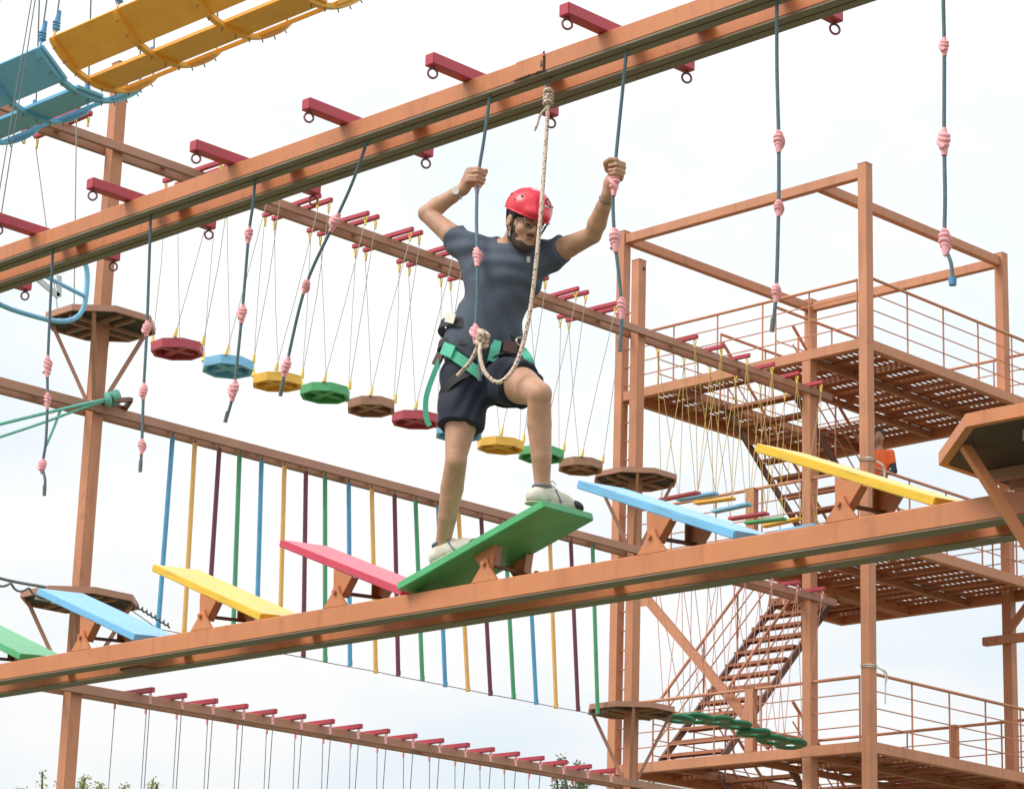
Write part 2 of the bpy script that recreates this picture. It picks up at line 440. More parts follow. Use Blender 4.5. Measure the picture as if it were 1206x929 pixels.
# welded repair patch with rusty seams
pp = MB().box(-7.735, -7.555, 7.8095, 7.8128, 6.200, 6.2835).build('repair_patch', 'steel', ub, world=True)
rm = MB()
rx = -7.745
while rx < -7.552:
    rm.box(rx, rx + 0.012, 7.8085, 7.8105, 6.194 + rng.uniform(0, .004), 6.1995 + rng.uniform(0, .005)); rx += 0.011
rz = 6.2
while rz < 6.28:
    if rng.random() < 0.9: rm.box(-7.563 + rng.uniform(-.003, .003), -7.552, 7.8085, 7.8105, rz, rz + 0.011)
    rz += 0.010
o_ = rm.build('rust_seam', 'rust', ub, world=True)
arm0 = None
ARM_X = [-7.205 + 0.85 * k for k in range(-8, 3)]
for x in ARM_X:
    if arm0 is None:
        mb = MB(); mb.box(-0.030, 0.030, -0.42, 0.42, 0.0, 0.058)
        arm0 = mb.build('cross_arm', 'red', ub, bevel=0.004)
        ring_me = None
        for s in (-1, 1):
            r_ = MB(); r_.torus((0, 0, -0.034), (0.75, -0.55, 0.25), 0.022, 0.0055, 16, 7, (1, 1.25))
            r_.tube([(0, 0, 0.002), (0, 0, -0.012)], 0.006, 6)
            rr = r_.build('eye_ring', 'ring', arm0); rr.location = (0, s * 0.395, 0)
        a = arm0
    else:
        a = copy_tree(arm0, ub)
    a.location = (x + 9.46, 0.005 + rng.uniform(-.006, .006), 6.2835 - 6.19)
    a.rotation_euler = (0, 0, rng.uniform(-.015, .015))

# ------------------------------------------------------------------ knotted hand ropes
def knot_mesh(seed, h=0.125):
    r = random.Random(seed)
    mb = MB()
    turns, N = 3.4, 64
    pts, rad = [], []
    for i in range(N):
        t = i / (N - 1)
        a = turns * 2 * math.pi * t + r.uniform(-.05, .05)
        w = 0.0105 + 0.0075 * math.sin(math.pi * min(1, t * 1.15)) ** 0.8
        z = h * 0.5 - 0.02 - t * (h - 0.055)
        z += 0.008 * math.sin(a + seed)
        pts.append((w * math.cos(a), w * math.sin(a), z)); rad.append(0.0115)
    mb.tube(pts, rad, 8)
    mb.tube([(0, 0, h * .5), (0, 0, h * .25), (0.002, 0, -h * .2), (0, 0, -h * .5)], [0.010, 0.017, 0.017, 0.0125], 10)
    # crossing strand
    pts = []
    for i in range(14):
        t = i / 13
        a = seed + t * 2.6
        pts.append((0.024 * math.cos(a), 0.024 * math.sin(a), 0.030 - 0.065 * t))
    mb.tube(pts, 0.010, 8)
    me = mb.mesh('knot')
    me.materials.append(M['pink'])
    return me
KNOTS = [knot_mesh(s, h) for s, h in ((1, .125), (4, .11), (9, .14), (14, .118), (21, .132))]

def knotted_rope(label, path, knots, sizes=None, end_blue=False):
    P = [Vector(p) for p in path]
    root = thing('knotted_rope', label, 'rope', P[-1], 0, 'knotted hand ropes under the overhead beam')
    sp = smooth_path(P, 7)
    MB().tube(sp, 0.0078, 8).build('cord', 'rope_grey', root, world=True)
    top = MB()
    for k in range(3):
        top.torus(P[0] + Vector((0, 0, 0.012 + .010 * k)), (0.05 * k, 0.1, 1), 0.010, 0.0075, 12, 6)
    top.build('hitch', 'rope_grey', root, world=True)
    for k, i in enumerate(knots):
        q = P[i]
        d = (P[max(i - 1, 0)] - P[min(i + 1, len(P) - 1)]).normalized()
        me = KNOTS[rng.randrange(5)]
        o = link('knot', me, None, root)
        o.location = q - P[-1] + (Vector((0, 0, -.030)) if k == 0 and 'right hand' in label else Vector((0, 0, -.062)) if k == 0 and 'left hand' in label else Vector((0, 0, 0)))
        o.rotation_euler = d.to_track_quat('Z', 'Y').to_euler()
        s = rng.uniform(.70, .92) if sizes is None else sizes[k]
        o.scale = (s, s, s * rng.uniform(.9, 1.08))
    if end_blue:
        MB().tube([P[-1] + Vector((0, 0, .01)), P[-1] - Vector((0, 0, .02))], [.017, .015], 10).build('end_whipping', 'wrap_blue', root, world=True)
    else:
        MB().tube([P[-1] + (P[-2] - P[-1]).normalized() * .055, P[-1] - Vector((0, 0, .002))], [.0105, .010], 8).build('end_whipping', 'cable', root, world=True)
    return root

ROPES = [
    ('straight knotted grey rope with pink knots, crossing the blue ring', [(-11.327, 7.870, 6.176), (-11.314, 7.870, 5.958), (-11.286, 7.870, 5.507), (-11.261, 7.870, 5.311), (-11.246, 7.870, 5.082), (-11.259, 7.870, 4.952), (-11.225, 7.870, 4.868), (-11.221, 7.870, 4.783)], (2, 3, 5)),
    ('knotted grey rope with pink knots hanging in front of the red disc edge', [(-10.467, 7.870, 6.168), (-10.452, 7.870, 5.967), (-10.429, 7.870, 5.556), (-10.419, 7.870, 5.215), (-10.401, 7.870, 4.917), (-10.400, 7.870, 4.787)], (2, 3, 4)),
    ('slightly slanted knotted grey rope in front of the blue disc', [(-9.622, 7.870, 6.172), (-9.625, 7.870, 6.058), (-9.644, 7.870, 5.895), (-9.659, 7.870, 5.482), (-9.689, 7.870, 5.090), (-9.740, 7.870, 4.937)], (2, 3, 4)),
    ('strongly slanted knotted grey rope swinging in front of the yellow disc', [(-8.783, 7.870, 6.159), (-8.880, 7.870, 5.995), (-8.996, 7.870, 5.816), (-9.185, 7.870, 5.530), (-9.297, 7.870, 5.141), (-9.330, 7.870, 5.001)], (2, 3, 4)),
    ('knotted grey rope gripped by the climber in his right hand', [(-7.927, 7.844, 6.147), (-7.943, 7.829, 5.966), (-7.958, 7.815, 5.783), (-7.894, 7.751, 5.562), (-7.809, 7.681, 5.331), (-7.790, 7.671, 5.138), (-7.791, 7.670, 4.969), (-7.778, 7.682, 4.865), (-7.773, 7.688, 4.756)], (2, 4, 6)),
    ('knotted grey rope gripped by the climber in his raised left hand', [(-7.096, 7.856, 6.152), (-7.125, 7.855, 5.907), (-7.153, 7.856, 5.637), (-7.163, 7.860, 5.484), (-7.155, 7.868, 5.317), (-7.140, 7.882, 5.155), (-7.130, 7.892, 5.010), (-7.133, 7.889, 4.819)], (2, 4, 6)),
    ('knotted grey rope hanging free, first beyond the climber towards the low platform', [(-6.269, 7.870, 6.169), (-6.268, 7.870, 5.878), (-6.258, 7.870, 5.548), (-6.258, 7.870, 5.258), (-6.270, 7.870, 4.896), (-6.291, 7.870, 4.738)], (2, 3, 4)),
    ('knotted blue grey rope with a blue tip, above the low platform', [(-5.431, 7.870, 6.190), (-5.435, 7.870, 5.938), (-5.434, 7.870, 5.739), (-5.438, 7.870, 5.544), (-5.442, 7.870, 5.343), (-5.442, 7.870, 5.122), (-5.446, 7.870, 4.932), (-5.420, 7.870, 4.841), (-5.414, 7.870, 4.771)], (2, 4, 6)),
]
for i, (lab, path, kn) in enumerate(ROPES):
    path = [path[0][:2] + (6.195,)] + list(path[1:])
    knotted_rope(lab, path, kn, end_blue=(i == 7))

# beige safety line with its dark hanging cord
SAFE = [(-7.568, 7.858, 6.098), (-7.563, 7.848, 5.938), (-7.535, 7.806, 5.675), (-7.514, 7.771, 5.453), (-7.527, 7.758, 5.185), (-7.545, 7.741, 4.970), (-7.578, 7.709, 4.795), (-7.634, 7.669, 4.719), (-7.694, 7.639, 4.769), (-7.726, 7.635, 4.863), (-7.741, 7.663, 4.923)]
sr = thing('safety_rope', 'beige flecked safety rope looping from the overhead beam to the harness', 'rope', SAFE[-1])
MB().tube(smooth_path(SAFE, 8), 0.0095, 10).build('cord', 'rope_beige', sr, world=True)
def knot_lump(center, r, n=3, seed=1, axis=(0, 0, 1)):
    mb = MB(); rr = random.Random(seed)
    for k in range(n):
        mb.torus(Vector(center) + Vector(axis) * (r * .9 * (k - (n - 1) / 2)), (axis[0] + rr.uniform(-.4, .4), axis[1] + rr.uniform(-.4, .4), axis[2]), r * .75, r * .55, 14, 8)
    return mb
knot_lump((-7.568, 7.857, 6.085), 0.020, 4, 3).build('top_knot', 'rope_beige', sr, world=True)
knot_lump((-7.741, 7.665, 4.935), 0.026, 3, 5, (0.5, -.3, .8)).build('bottom_knot', 'rope_beige', sr, world=True)
MB().tube(smooth_path([(-7.565, 7.845, 6.03), (-7.60, 7.84, 6.0), (-7.61, 7.835, 5.96), (-7.622, 7.83, 5.93)], 4), 0.006, 6).build('frayed_tail', 'rope_beige', sr, world=True)
MB().tube(smooth_path([(-7.76, 7.66, 4.91), (-7.81, 7.66, 4.84), (-7.88, 7.655, 4.79)], 5), 0.009, 8).build('rope_tail', 'rope_beige', sr, world=True)
mb = MB()
mb.tube([(-7.568, 7.853, 6.17), (-7.569, 7.857, 6.10)], 0.0045, 6)
mb.tube([(-7.582, 7.853, 6.19), (-7.58, 7.860, 6.10)], 0.0035, 6)
mb.torus((-7.575, 7.866, 6.235), (1, 0.05, 0), 0.062, 0.0045, 24, 6, (.95, .82))
mb.build('hanging_cord', 'cable', sr, world=True)

# ------------------------------------------------------------------ lower near beam and tilting boards
lb = thing('board_beam', 'orange brown twin rail beam carrying the tilting boards under the climber', 'beam', (-9.46, NEAR_Y, 3.797))
for y0, y1 in ((7.812, 7.905), (8.055, 8.148)):
    mb = MB(); channel(mb, 'x', X_A, X_B, y0, y1, 3.801, 3.890, slot=0.0)
    mb.build('rail', 'steel', lb, world=True)
    MB().box(X_A, X_B, y0 + .002, y1 - .002, 3.795, 3.8005).build('bottom_lip', 'lip', lb, world=True)
for x in np.arange(-14.0, -4.6, 0.962):
    MB().box(x - 0.03, x + 0.03, 7.9065, 8.0535, 3.845, 3.857).build('spacer_plate', 'steel', lb, world=True)
MB().box(-10.53, -10.36, 7.93, 8.03, 3.781, 3.7955).build('splice_plate', 'dark_steel', lb, world=True)
PIV = [-7.832 + 0.962 * k for k in (-4, -3, -2, -1, 0, 1, 2)]
lug_poly = [(-0.082, -0.002), (0.082, -0.002), (0.030, 0.060), (0.013, 0.098), (0.0, 0.104), (-0.013, 0.098), (-0.030, 0.060)]
lug_me = {}
for x in PIV:
    for y0, y1 in ((7.8122, 7.8262), (8.134, 8.148)):
        key = round(y0, 2)
        if key not in lug_me:
            mb = MB(); mb.prism(lug_poly, 'y', y0 - NEAR_Y, y1 - NEAR_Y); lug_me[key] = mb.mesh('pivot_lug', 0.002)
        o = link('pivot_lug', lug_me[key], 'steel', lb); o.location = (x + 9.46, 0, 0.0935)

def tilt_board(label, x, color, angle, shift=0.0, width=0.29, length=0.925, roll=0.0, hb=0.095, y0=-0.150):
    root = thing('tilting_board', label, 'board', (x, NEAR_Y, 3.89 + 0.078), 0, 'tilting boards along the near beam')
    root.rotation_euler = (roll, angle, 0)      # positive angle lowers +X
    mb = MB(); mb.box(shift - .04 - length / 2, shift - .04 + length / 2, y0, y0 + width, hb, hb + 0.036)
    mb.build('plank', color, root, bevel=0.004)
    poly = [(-0.068, hb - .001), (-0.022, -0.030), (0.0, -0.040), (0.022, -0.030), (0.068, hb - .001)]
    for sgn, y in ((-1, -0.152), (1, min(0.116, y0 + width - .016))):
        mb = MB(); mb.prism(poly, 'y', y, y + 0.012)
        y2, y3 = (y + 0.0125, y + 0.045) if sgn < 0 else (y - 0.033, y - .0005)
        br_ = mb.build('hanger_bracket', 'steel', root)
        for q in (-1, 1):
            mb = MB()
            mb.bar((q * 0.064, (y2 + y3) / 2, hb - .006), (q * 0.030, (y2 + y3) / 2, -0.014), 0.006, y3 - y2, up=(0, 1, 0))
            mb.build('bracket_flange', 'beam_far', br_)  # darker paint than the plate, putting the shade under the board into the colour
    MB().tube([(0, -0.176, 0.0), (0, 0.176, 0.0)], 0.009, 8).build('pivot_bolt', 'dark_steel', root)
    for q in (-1, 1):
        MB().tube([(0, q * .170, 0), (0, q * .182, 0)], 0.011, 6).build('bolt_head', 'steel', root)
    return root
DOWN = math.radians(21.6)
bspec = [(-4, 'b_green', 'pale green tilting board at the far end of the row beyond the blue one', DOWN, 0),
         (-3, 'b_blue', 'sky blue tilting board in front of the lone post platform', DOWN, 0),
         (-2, 'b_yellow', 'yellow tilting board between the blue and the red boards', DOWN, 0),
         (-1, 'b_red', 'pinkish red tilting board beside the climber\'s green board', DOWN, 0),
         (0, 'b_green', 'green tilting board the climber is standing on', -math.radians(15.9), 0.014),
         (1, 'b_blue', 'sky blue tilting board between the climber\'s board and the last yellow one', DOWN, 0),
         (2, 'b_yellow', 'yellow tilting board next to the low octagonal platform', DOWN, 0)]
for k, c, lab, ang, sh in bspec:
    tilt_board(lab, -7.832 + 0.962 * k + rng.uniform(-.004, .004), c, ang + rng.uniform(-.012, .012) * (k != 0), sh, roll=0.07 if k else 0.0, hb=0.095 if k else 0.068, y0=-.150 if k else -.220, width=.29 if k else .315)

# ------------------------------------------------------------------ octagonal platforms
def octagon(R, rot=math.pi / 8):
    return [(R * math.cos(rot + i * math.pi / 4), R * math.sin(rot + i * math.pi / 4)) for i in range(8)]
def oct_platform(label, x, y, ztop, R, half, mat, drop, rim=0.085, strut=0.05, sw=None, dirs=(0, 1, 2, 3), group='octagonal standing platforms on posts'):
    root = thing('octagonal_platform', label, 'platform', (x, y, ztop), 0, group)
    oc, oi = octagon(R), octagon(R - 0.035)
    # rim edges
    for i in range(8):
        j = (i + 1) % 8
        vs = [(*oc[i], -rim), (*oc[j], -rim), (*oi[j], -rim), (*oi[i], -rim), (*oc[i], 0), (*oc[j], 0), (*oi[j], 0), (*oi[i], 0)]
        MB().add(vs, [(0, 1, 2, 3), (4, 5, 6, 7), (0, 1, 5, 4), (1, 2, 6, 5), (2, 3, 7, 6), (3, 0, 4, 7)]).build('rim_edge', mat, root)
    # deck: eight wedges round the post
    ho = octagon(half * 1.5)
    oq = octagon(R - 0.038)
    for i in range(0, 8, 2):
        k, j = (i + 1) % 8, (i + 2) % 8
        poly = [oq[i], oq[k], oq[j], ho[j], ho[k], ho[i]]
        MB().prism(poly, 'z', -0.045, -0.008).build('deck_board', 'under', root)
    # joists under the deck
    for d in ((1, 0), (0, 1)):
        for s in (-1, 1):
            o = half + 0.02
            p0 = Vector((d[0] * -(R - .14) + d[1] * s * o, d[1] * -(R - .14) + d[0] * s * o, -0.066 - .021 * d[1]))
            p1 = Vector((d[0] * (R - .14) + d[1] * s * o, d[1] * (R - .14) + d[0] * s * o, -0.066 - .021 * d[1]))
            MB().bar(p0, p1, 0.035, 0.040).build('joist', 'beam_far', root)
    # struts down to the post
    for i in dirs:
        a = math.pi / 4 + i * math.pi / 2
        ro = R * 0.86
        MB().bar((ro * math.cos(a), ro * math.sin(a), -rim * .9), (half * 1.25 * math.cos(a), half * 1.25 * math.sin(a), -drop), strut, (sw or strut)).build('strut', mat, root)
    return root

# near platform: built out of the same pieces, nearest strut passes before the beam
np_ = oct_platform('dark bottomed octagonal platform at the end of the tilting board beam', -4.72, NEAR_Y, 4.052, 0.712, 0.06, 'steel', 0.92, rim=0.047, strut=0.055, sw=0.03)

# ------------------------------------------------------------------ far course: lone post, tower post, three beams
X0 = -24.21
YL, YR = 17.591, 27.161
def far_post(label, x, y, w, ztop, group=None):
    p = plain_post(label, x, y, w, ztop, 'steel_far', group)
    return p
far_post('tall lone square steel post with two octagonal platforms', X0, YL, 0.156, 13.997)
rp_ = far_post('square steel post beside the tower ladder, with a bolt hole at its top', X0, YR, 0.156, 13.997)
MB().tube([(X0 + 0.0785, YR + 0.02, 13.867), (X0 + 0.084, YR + .02, 13.867)], 0.026, 10).build('bolt_hole', 'rust', rp_, world=True)

def far_beam(label, ztop, y0, y1, h=0.108, name='course_beam'):
    b = thing(name, label, 'beam', (X0, (y0 + y1) / 2, ztop - h))
    for u0, u1 in ((X0 + 0.088, X0 + 0.152), (X0 - 0.152, X0 - 0.088)):
        mb = MB(); channel(mb, 'y', y0, y1, u0, u1, ztop - h, ztop, slot=0.012)
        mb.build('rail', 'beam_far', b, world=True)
    for y in np.arange(y0 + 0.4, y1, 1.6):
        if abs(y - YL) < .25 or abs(y - YR) < .25 or y > 30.8: continue
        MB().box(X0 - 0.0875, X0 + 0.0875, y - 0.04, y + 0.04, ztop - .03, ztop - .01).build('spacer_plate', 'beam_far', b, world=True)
    return b

def cross_arms(beam, ys, z, L, mat='red', hook='wrap_yellow'):
    base = None
    for y in ys:
        if base is None:
            base = MB().box(-L, L, -0.028, 0.028, 0.0, 0.058).build('cross_arm', mat, beam, bevel=0.006)
            for s in (-1, 1):
                r_ = MB(); r_.torus((0, 0, -0.045), (0.3, 1, 0), 0.030, 0.010, 12, 5, (1, 1.2))
                r_.tube([(0, 0, -.075), (0, 0, -.13)], 0.016, 6)
                q = r_.build('hook', hook, base); q.location = (s * (L - 0.05), 0, 0)
            a = base
        else: a = copy_tree(base, beam)
        a.location = Vector((X0, y, z)) - beam.location
        a.rotation_euler = (0, 0, rng.uniform(-.03, .03))
Z1, Z2, Z3 = 12.936, 9.665, 6.359
DISC_Y = [18.748 + 0.806 * k for k in range(10)]
L1, L3 = 0.575, 0.383
bm1 = far_beam('upper brown course beam with paired red arms holding the hanging discs', Z1, 13.2, 31.62)
pair = []
for y in [16.57] + DISC_Y: pair += [y + 0.07, y + 0.25]
cross_arms(bm1, pair, Z1 + .001, L1)
EXT_Y = [28.02 + 0.609 * k for k in range(6)]
cross_arms(bm1, EXT_Y, Z1 + .001, 0.41)
bm2 = far_beam('middle brown course beam above the row of hanging coloured poles', Z2, 13.2, 31.72)
cross_arms(bm2, EXT_Y, Z2 + .001, 0.41, hook='pink')
bm3 = far_beam('lowest brown course beam with closely spaced red arms', Z3, 13.2, 30.0)
ARM3_Y = [18.444 + 0.468 * k for k in range(18)]
cross_arms(bm3, ARM3_Y, Z3 + .001, L3, hook='pink')

# ------------------------------------------------------------------ hanging octagonal discs
def disc_mesh(R=0.326, h=0.113):
    mb = MB()
    oc, oi = octagon(R, math.pi / 8 + 0.05), octagon(R - 0.044, math.pi / 8 + 0.05)
    for i in range(8):
        j = (i + 1) % 8
        vs = [(*oc[i], -h), (*oc[j], -h), (*oi[j], -h), (*oi[i], -h), (*oc[i], -.0255), (*oc[j], -.0255), (*oi[j], -.0255), (*oi[i], -.0255)]
        mb.add(vs, [(0, 1, 2, 3), (4, 5, 6, 7), (0, 1, 5, 4), (1, 2, 6, 5), (2, 3, 7, 6), (3, 0, 4, 7)])
    mb.prism(oc, 'z', -0.025, 0.0)
    for d in ((1, 0), (0, 1)):
        c = R - 0.065
        mb.bar((-d[0] * c, -d[1] * c, -.058 - .002 * d[1]), (d[0] * c, d[1] * c, -.058 - .002 * d[1]), 0.09, 0.05)
    return mb
DCOL = ['red', 'blue', 'yellow', 'green', 'brown'] * 2
DNAME = {'red': 'maroon red', 'blue': 'sky blue', 'yellow': 'amber yellow', 'green': 'green', 'brown': 'brown'}
for k, y in enumerate(DISC_Y):
    z = 10.678 + rng.uniform(-.03, .03)
    c = DCOL[k]
    root = thing('hanging_disc', DNAME[c] + ' octagonal hanging step disc, ' + ORD[k] + ' from the lone post', 'step disc', (X0, y, z), 0, 'octagonal step discs hanging in a row')
    d = disc_mesh().build('disc', 'd_' + c, root)
    d.rotation_euler = (rng.uniform(-.035, .035), rng.uniform(-.035, .035), rng.uniform(-.2, .2))
    q = 0.217
    for sx, sy in ((1, -1), (1, 1), (-1, 1), (-1, -1)):
        top = Vector((sx * (L1 - 0.05), 0.07 if sy < 0 else 0.25, Z1 - .12 - z))
        bot = Vector((sx * q, sy * q, 0.005))
        w = (top - bot).normalized()
        rp = MB().tube([bot, bot + (top - bot) * .5 + Vector((rng.uniform(-.02, .02), rng.uniform(-.02, .02), -.02)), top], 0.0052, 5).build('rope', 'rope_thin', root)
        MB().tube([bot, bot + w * .05, bot + w * .12], [0.028, 0.022, 0.012], 6).build('splice', 'wrap_yellow', rp)
# side ropes past the lone post
for k, (sx, yy) in enumerate(((1, 16.64), (-1, 16.82))):
    rt = thing('side_rope', ['thin rope with yellow hook running down to the upper platform edge, near side', 'thin rope with yellow hook behind the upper beam, down to the upper platform edge'][k], 'rope', (X0, 17.05, 10.735))
    MB().tube([(X0 + sx * .525, yy, Z1 - .12), (X0 + sx * .16, 17.07, 10.752)], 0.0075, 5).build('cord', 'rope_thin', rt, world=True)

# ------------------------------------------------------------------ hanging poles and the cable along their feet
kk = [0, 7, 13, 16, 19]
PT = np.interp(range(20), kk, [18.775, 21.254, 23.629, 24.969, 26.300])
PB = np.interp(range(20), kk, [18.740, 21.411, 23.934, 25.230, 26.465])
PC = ['blue', 'yellow', 'purple', 'green'] * 5
PN = {'blue': 'blue', 'yellow': 'amber yellow', 'purple': 'dark plum', 'green': 'green'}
cable_pts = [(X0 + .2, 18.14, 7.316)]
for k in range(20):
    t, b = Vector((X0 + rng.uniform(-.02, .02), PT[k], Z2 - 0.13)), Vector((X0 + rng.uniform(-.02, .02), PB[k], 7.194 + rng.uniform(-.02, .02)))
    root = thing('hanging_pole', PN[PC[k]] + ' hanging pole, ' + ORD[k] + ' from the lone post', 'pole', b, 0, 'coloured poles hanging from the middle beam')
    MB().tube([b, t], 0.029, 10).build('pole', 'p_' + PC[k], root, world=True)
    MB().tube([b - Vector((0, 0, .012)), b + Vector((0, 0, .05))], 0.032, 10).build('foot_cap', 'p_purple' if PC[k] == 'purple' else 'p_' + PC[k], root, world=True)
    MB().tube([t, (X0, PT[k], Z2 - .05)], 0.012, 6).build('hanger', 'cable', root, world=True)
    MB().bar((X0 - .1, PT[k], Z2 - .04), (X0 + .1, PT[k], Z2 - .04), 0.03, 0.02).build('hanger_bar', 'cable', root, world=True)
    cable_pts.append((b.x, b.y, 7.185))
cable_pts.append((X0 + .17, 26.64, 7.316))
tag(MB().tube(cable_pts, 0.006, 5).build('steel_cable', 'cable'), 'thin steel cable stringing the feet of the coloured poles together', 'cable')

# ------------------------------------------------------------------ ropes under the lowest beam
for k, y in enumerate(ARM3_Y):
    foot = Vector((X0, y + 0.234, 4.923))
    root = thing('stirrup', 'thin grey rope stirrup with pink hooks under the lowest beam, ' + ORD[k] + ' from the lone post', 'stirrup', foot, 0, 'rope stirrups under the lowest beam')
    for sx in (1, -1):
        MB().tube([foot + Vector((sx * .03, 0, .02)), Vector((X0 + sx * .333, y if sx > 0 or k == len(ARM3_Y) - 1 else ARM3_Y[k + 1], Z3 - .12))], 0.0055, 5).build('rope', 'cable', root, world=True)
    MB().bar(foot + Vector((-.2, 0, 0)), foot + Vector((.2, 0, 0)), .09, .04).build('foot_bar', 'd_brown', root, world=True, bevel=.006)

sr0 = thing('stirrup', 'single thin rope with pink hook under the lowest beam, right beside the lone post', 'stirrup', (X0, ARM3_Y[0] - .234, 4.923), 0, 'rope stirrups under the lowest beam')
MB().tube([(X0 - .03, ARM3_Y[0] - .234, 4.945), (X0 - .333, ARM3_Y[0], Z3 - .12)], 0.0055, 5).build('rope', 'cable', sr0, world=True)
MB().bar((X0 - .2, ARM3_Y[0] - .234, 4.925), (X0 + .2, ARM3_Y[0] - .234, 4.925), .09, .04).build('foot_bar', 'd_brown', sr0, world=True, bevel=.006)

# ------------------------------------------------------------------ plank bridge beyond the tower post
PLC = ['red', 'blue', 'yellow', 'blue', 'red', 'green', 'yellow', 'blue']
PL_Y = [28.14 + 0.40 * k for k in range(8)]
for k, y in enumerate(PL_Y):
    z = 10.683 + rng.uniform(-.05, .05)
    root = thing('hanging_plank', DNAME[PLC[k]] + ' plank step hung on yellow ropes, ' + ORD[k] + ' beyond the tower post', 'plank', (X0, y, z), 0, 'plank steps hung on yellow ropes')
    o = MB().box(-.365, .365, -.065, .065, -.04, 0).build('plank', 'd_' + PLC[k], root, bevel=.006)
    o.rotation_euler = (rng.uniform(-.06, .06), rng.uniform(-.05, .05), rng.uniform(-.05, .05))
    near = sorted(EXT_Y, key=lambda e: abs(e - y))[:2]
    for sx in (1, -1):
        for e in near:
            MB().tube([(sx * .35, 0, -.02), (sx * .36, e - y, Z1 - .12 - z)], 0.0055, 5).build('rope', 'rope_yellow', root)

# ------------------------------------------------------------------ green dish bridge
GD_Y = [28.14 + 0.435 * k for k in range(7)]
gd_me = None
for k, y in enumerate(GD_Y):
    z = 7.429 + 0.05 * math.sin(k * .9) - 0.02 * abs(k - 3)
    root = thing('green_dish', 'green plastic dish step on pink ropes, ' + ORD[k] + ' beyond the tower post', 'dish', (X0, y, z), 0, 'green dish steps on pink ropes')
    if gd_me is None:
        mb = MB()
        N = 20
        prof = [(0.087, -.045), (.21, -.05), (.255, -.03), (.265, 0.0), (.24, .022), (.21, .014), (.19, -.014), (.087, -.022)]
        vs = [(r * math.cos(2 * math.pi * i / N), r * math.sin(2 * math.pi * i / N), zz) for i in range(N) for r, zz in prof]
        n = len(prof)
        mb.add(vs, [(i * n + j, ((i + 1) % N) * n + j, ((i + 1) % N) * n + (j + 1) % n, i * n + (j + 1) % n) for i in range(N) for j in range(n)], True)
        gd_me = mb.mesh('dish'); gd_me.materials.append(M['plastic_green'])
    o = link('dish', gd_me, None, root)
    o.rotation_euler = (rng.uniform(-.12, .06), rng.uniform(-.06, .06), rng.uniform(0, 3))
    near = sorted(EXT_Y, key=lambda e: abs(e - y))[:2]
    for sx in (1, -1):
        for e in near:
            MB().tube([(sx * .235, 0, .03), (sx * .36, e - y, Z2 - .12 - z)], 0.0055, 5).build('rope', 'rope_pink', root)

# ------------------------------------------------------------------ platforms on the far posts
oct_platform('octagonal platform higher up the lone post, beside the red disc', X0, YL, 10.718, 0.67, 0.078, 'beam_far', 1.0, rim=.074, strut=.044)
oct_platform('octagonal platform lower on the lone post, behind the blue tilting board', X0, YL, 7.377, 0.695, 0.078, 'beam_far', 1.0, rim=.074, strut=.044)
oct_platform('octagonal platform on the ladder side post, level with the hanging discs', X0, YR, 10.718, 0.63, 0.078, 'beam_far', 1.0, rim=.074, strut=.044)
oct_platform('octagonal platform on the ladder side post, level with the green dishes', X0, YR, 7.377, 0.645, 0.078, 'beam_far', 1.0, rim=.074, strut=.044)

# clamp frame with mint rope at the lone post
cf = thing('clamp_frame', 'small rusty triangular bracket lying on the middle beam at the lone post', 'bracket', (X0 + .2, YL + .1, Z2 + .002))
mb = MB()
A_, B_, C_ = (X0 + .14, YL - .02, Z2 + .03), (X0 + .48, YL + .16, Z2 + .03), (X0 + .09, YL + .37, Z2 + .03)
for p, q in ((A_, B_), (B_, C_), (C_, A_)): mb.bar(p, q, .05, .05)
mb.build('frame_bar', 'dark_steel', cf, world=True)
gr = thing('green_rope', 'mint green rope tied round the middle beam at the lone post', 'rope', (X0 + .25, YL + .05, Z2 + .06))
knot_lump((X0 + .27, YL + .05, Z2 + .06), 0.07, 3, 2, (.3, .8, .4)).build('knot', 'rope_green', gr, world=True)
MB().tube(smooth_path([(X0 + .27, YL + .05, Z2 + .06), (X0 + .22, YL - .35, Z2 - .10), (X0 + .20, YL - 1.1, Z2 - .42), (X0 + .1, YL - 2.2, Z2 - .9), (X0, YL - 3.6, Z2 - 1.5)], 5), .020, 7).build('strand', 'rope_green', gr, world=True)
MB().tube(smooth_path([(X0 + .27, YL + .03, Z2 + .04), (X0 + .22, YL - .30, Z2 - .12), (X0 + .20, YL - 1.0, Z2 - .50), (X0 + .1, YL - 2.2, Z2 - 1.10), (X0, YL - 3.6, Z2 - 1.75)], 5), .016, 7).build('strand', 'rope_green', gr, world=True)
MB().tube(smooth_path([(X0 + .2, YL - .62, Z2 - .22), (X0 + .21, YL - .70, Z2 - .45), (X0 + .2, YL - .78, Z2 - .68)], 5), .016, 7).build('loose_end', 'rope_green', gr, world=True)

# twisted cables running out from the lower platform
tw = thing('twisted_cable', 'dark cables with a twisted wrap tied to the lower platform of the lone post', 'cable', (X0 + .35, YL - .65, 7.290))
MB().tube(smooth_path([(X0 - .87, YL - 3.5, 7.995), (X0 - .17, YL - 1.4, 7.481), (X0 + .30, YL - .70, 7.342)], 6), .018, 7).build('cable', 'cable', tw, world=True)
hp = []
for i in range(120):
    t = i / 119
    p = Vector((X0 + .09 + .48 * t, YL - 2.8 + 2.4 * t, 7.603 - .42 * t - .09 * math.sin(math.pi * t)))
    a = t * 70
    hp.append(p + Vector((.030 * math.cos(a), 0, .030 * math.sin(a))))
MB().tube(hp, .014, 6).build('twisted_wrap', 'cable', tw, world=True)
mb = MB()
for k in range(3):
    mb.torus((X0 + .435 + .04 * k, YL - .74 + .19 * k, 7.185 - .02 * k), (.35, -.3, 1), .148, .011, 20, 6, (1, .6))
mb.build('coil', 'cable', tw, world=True)
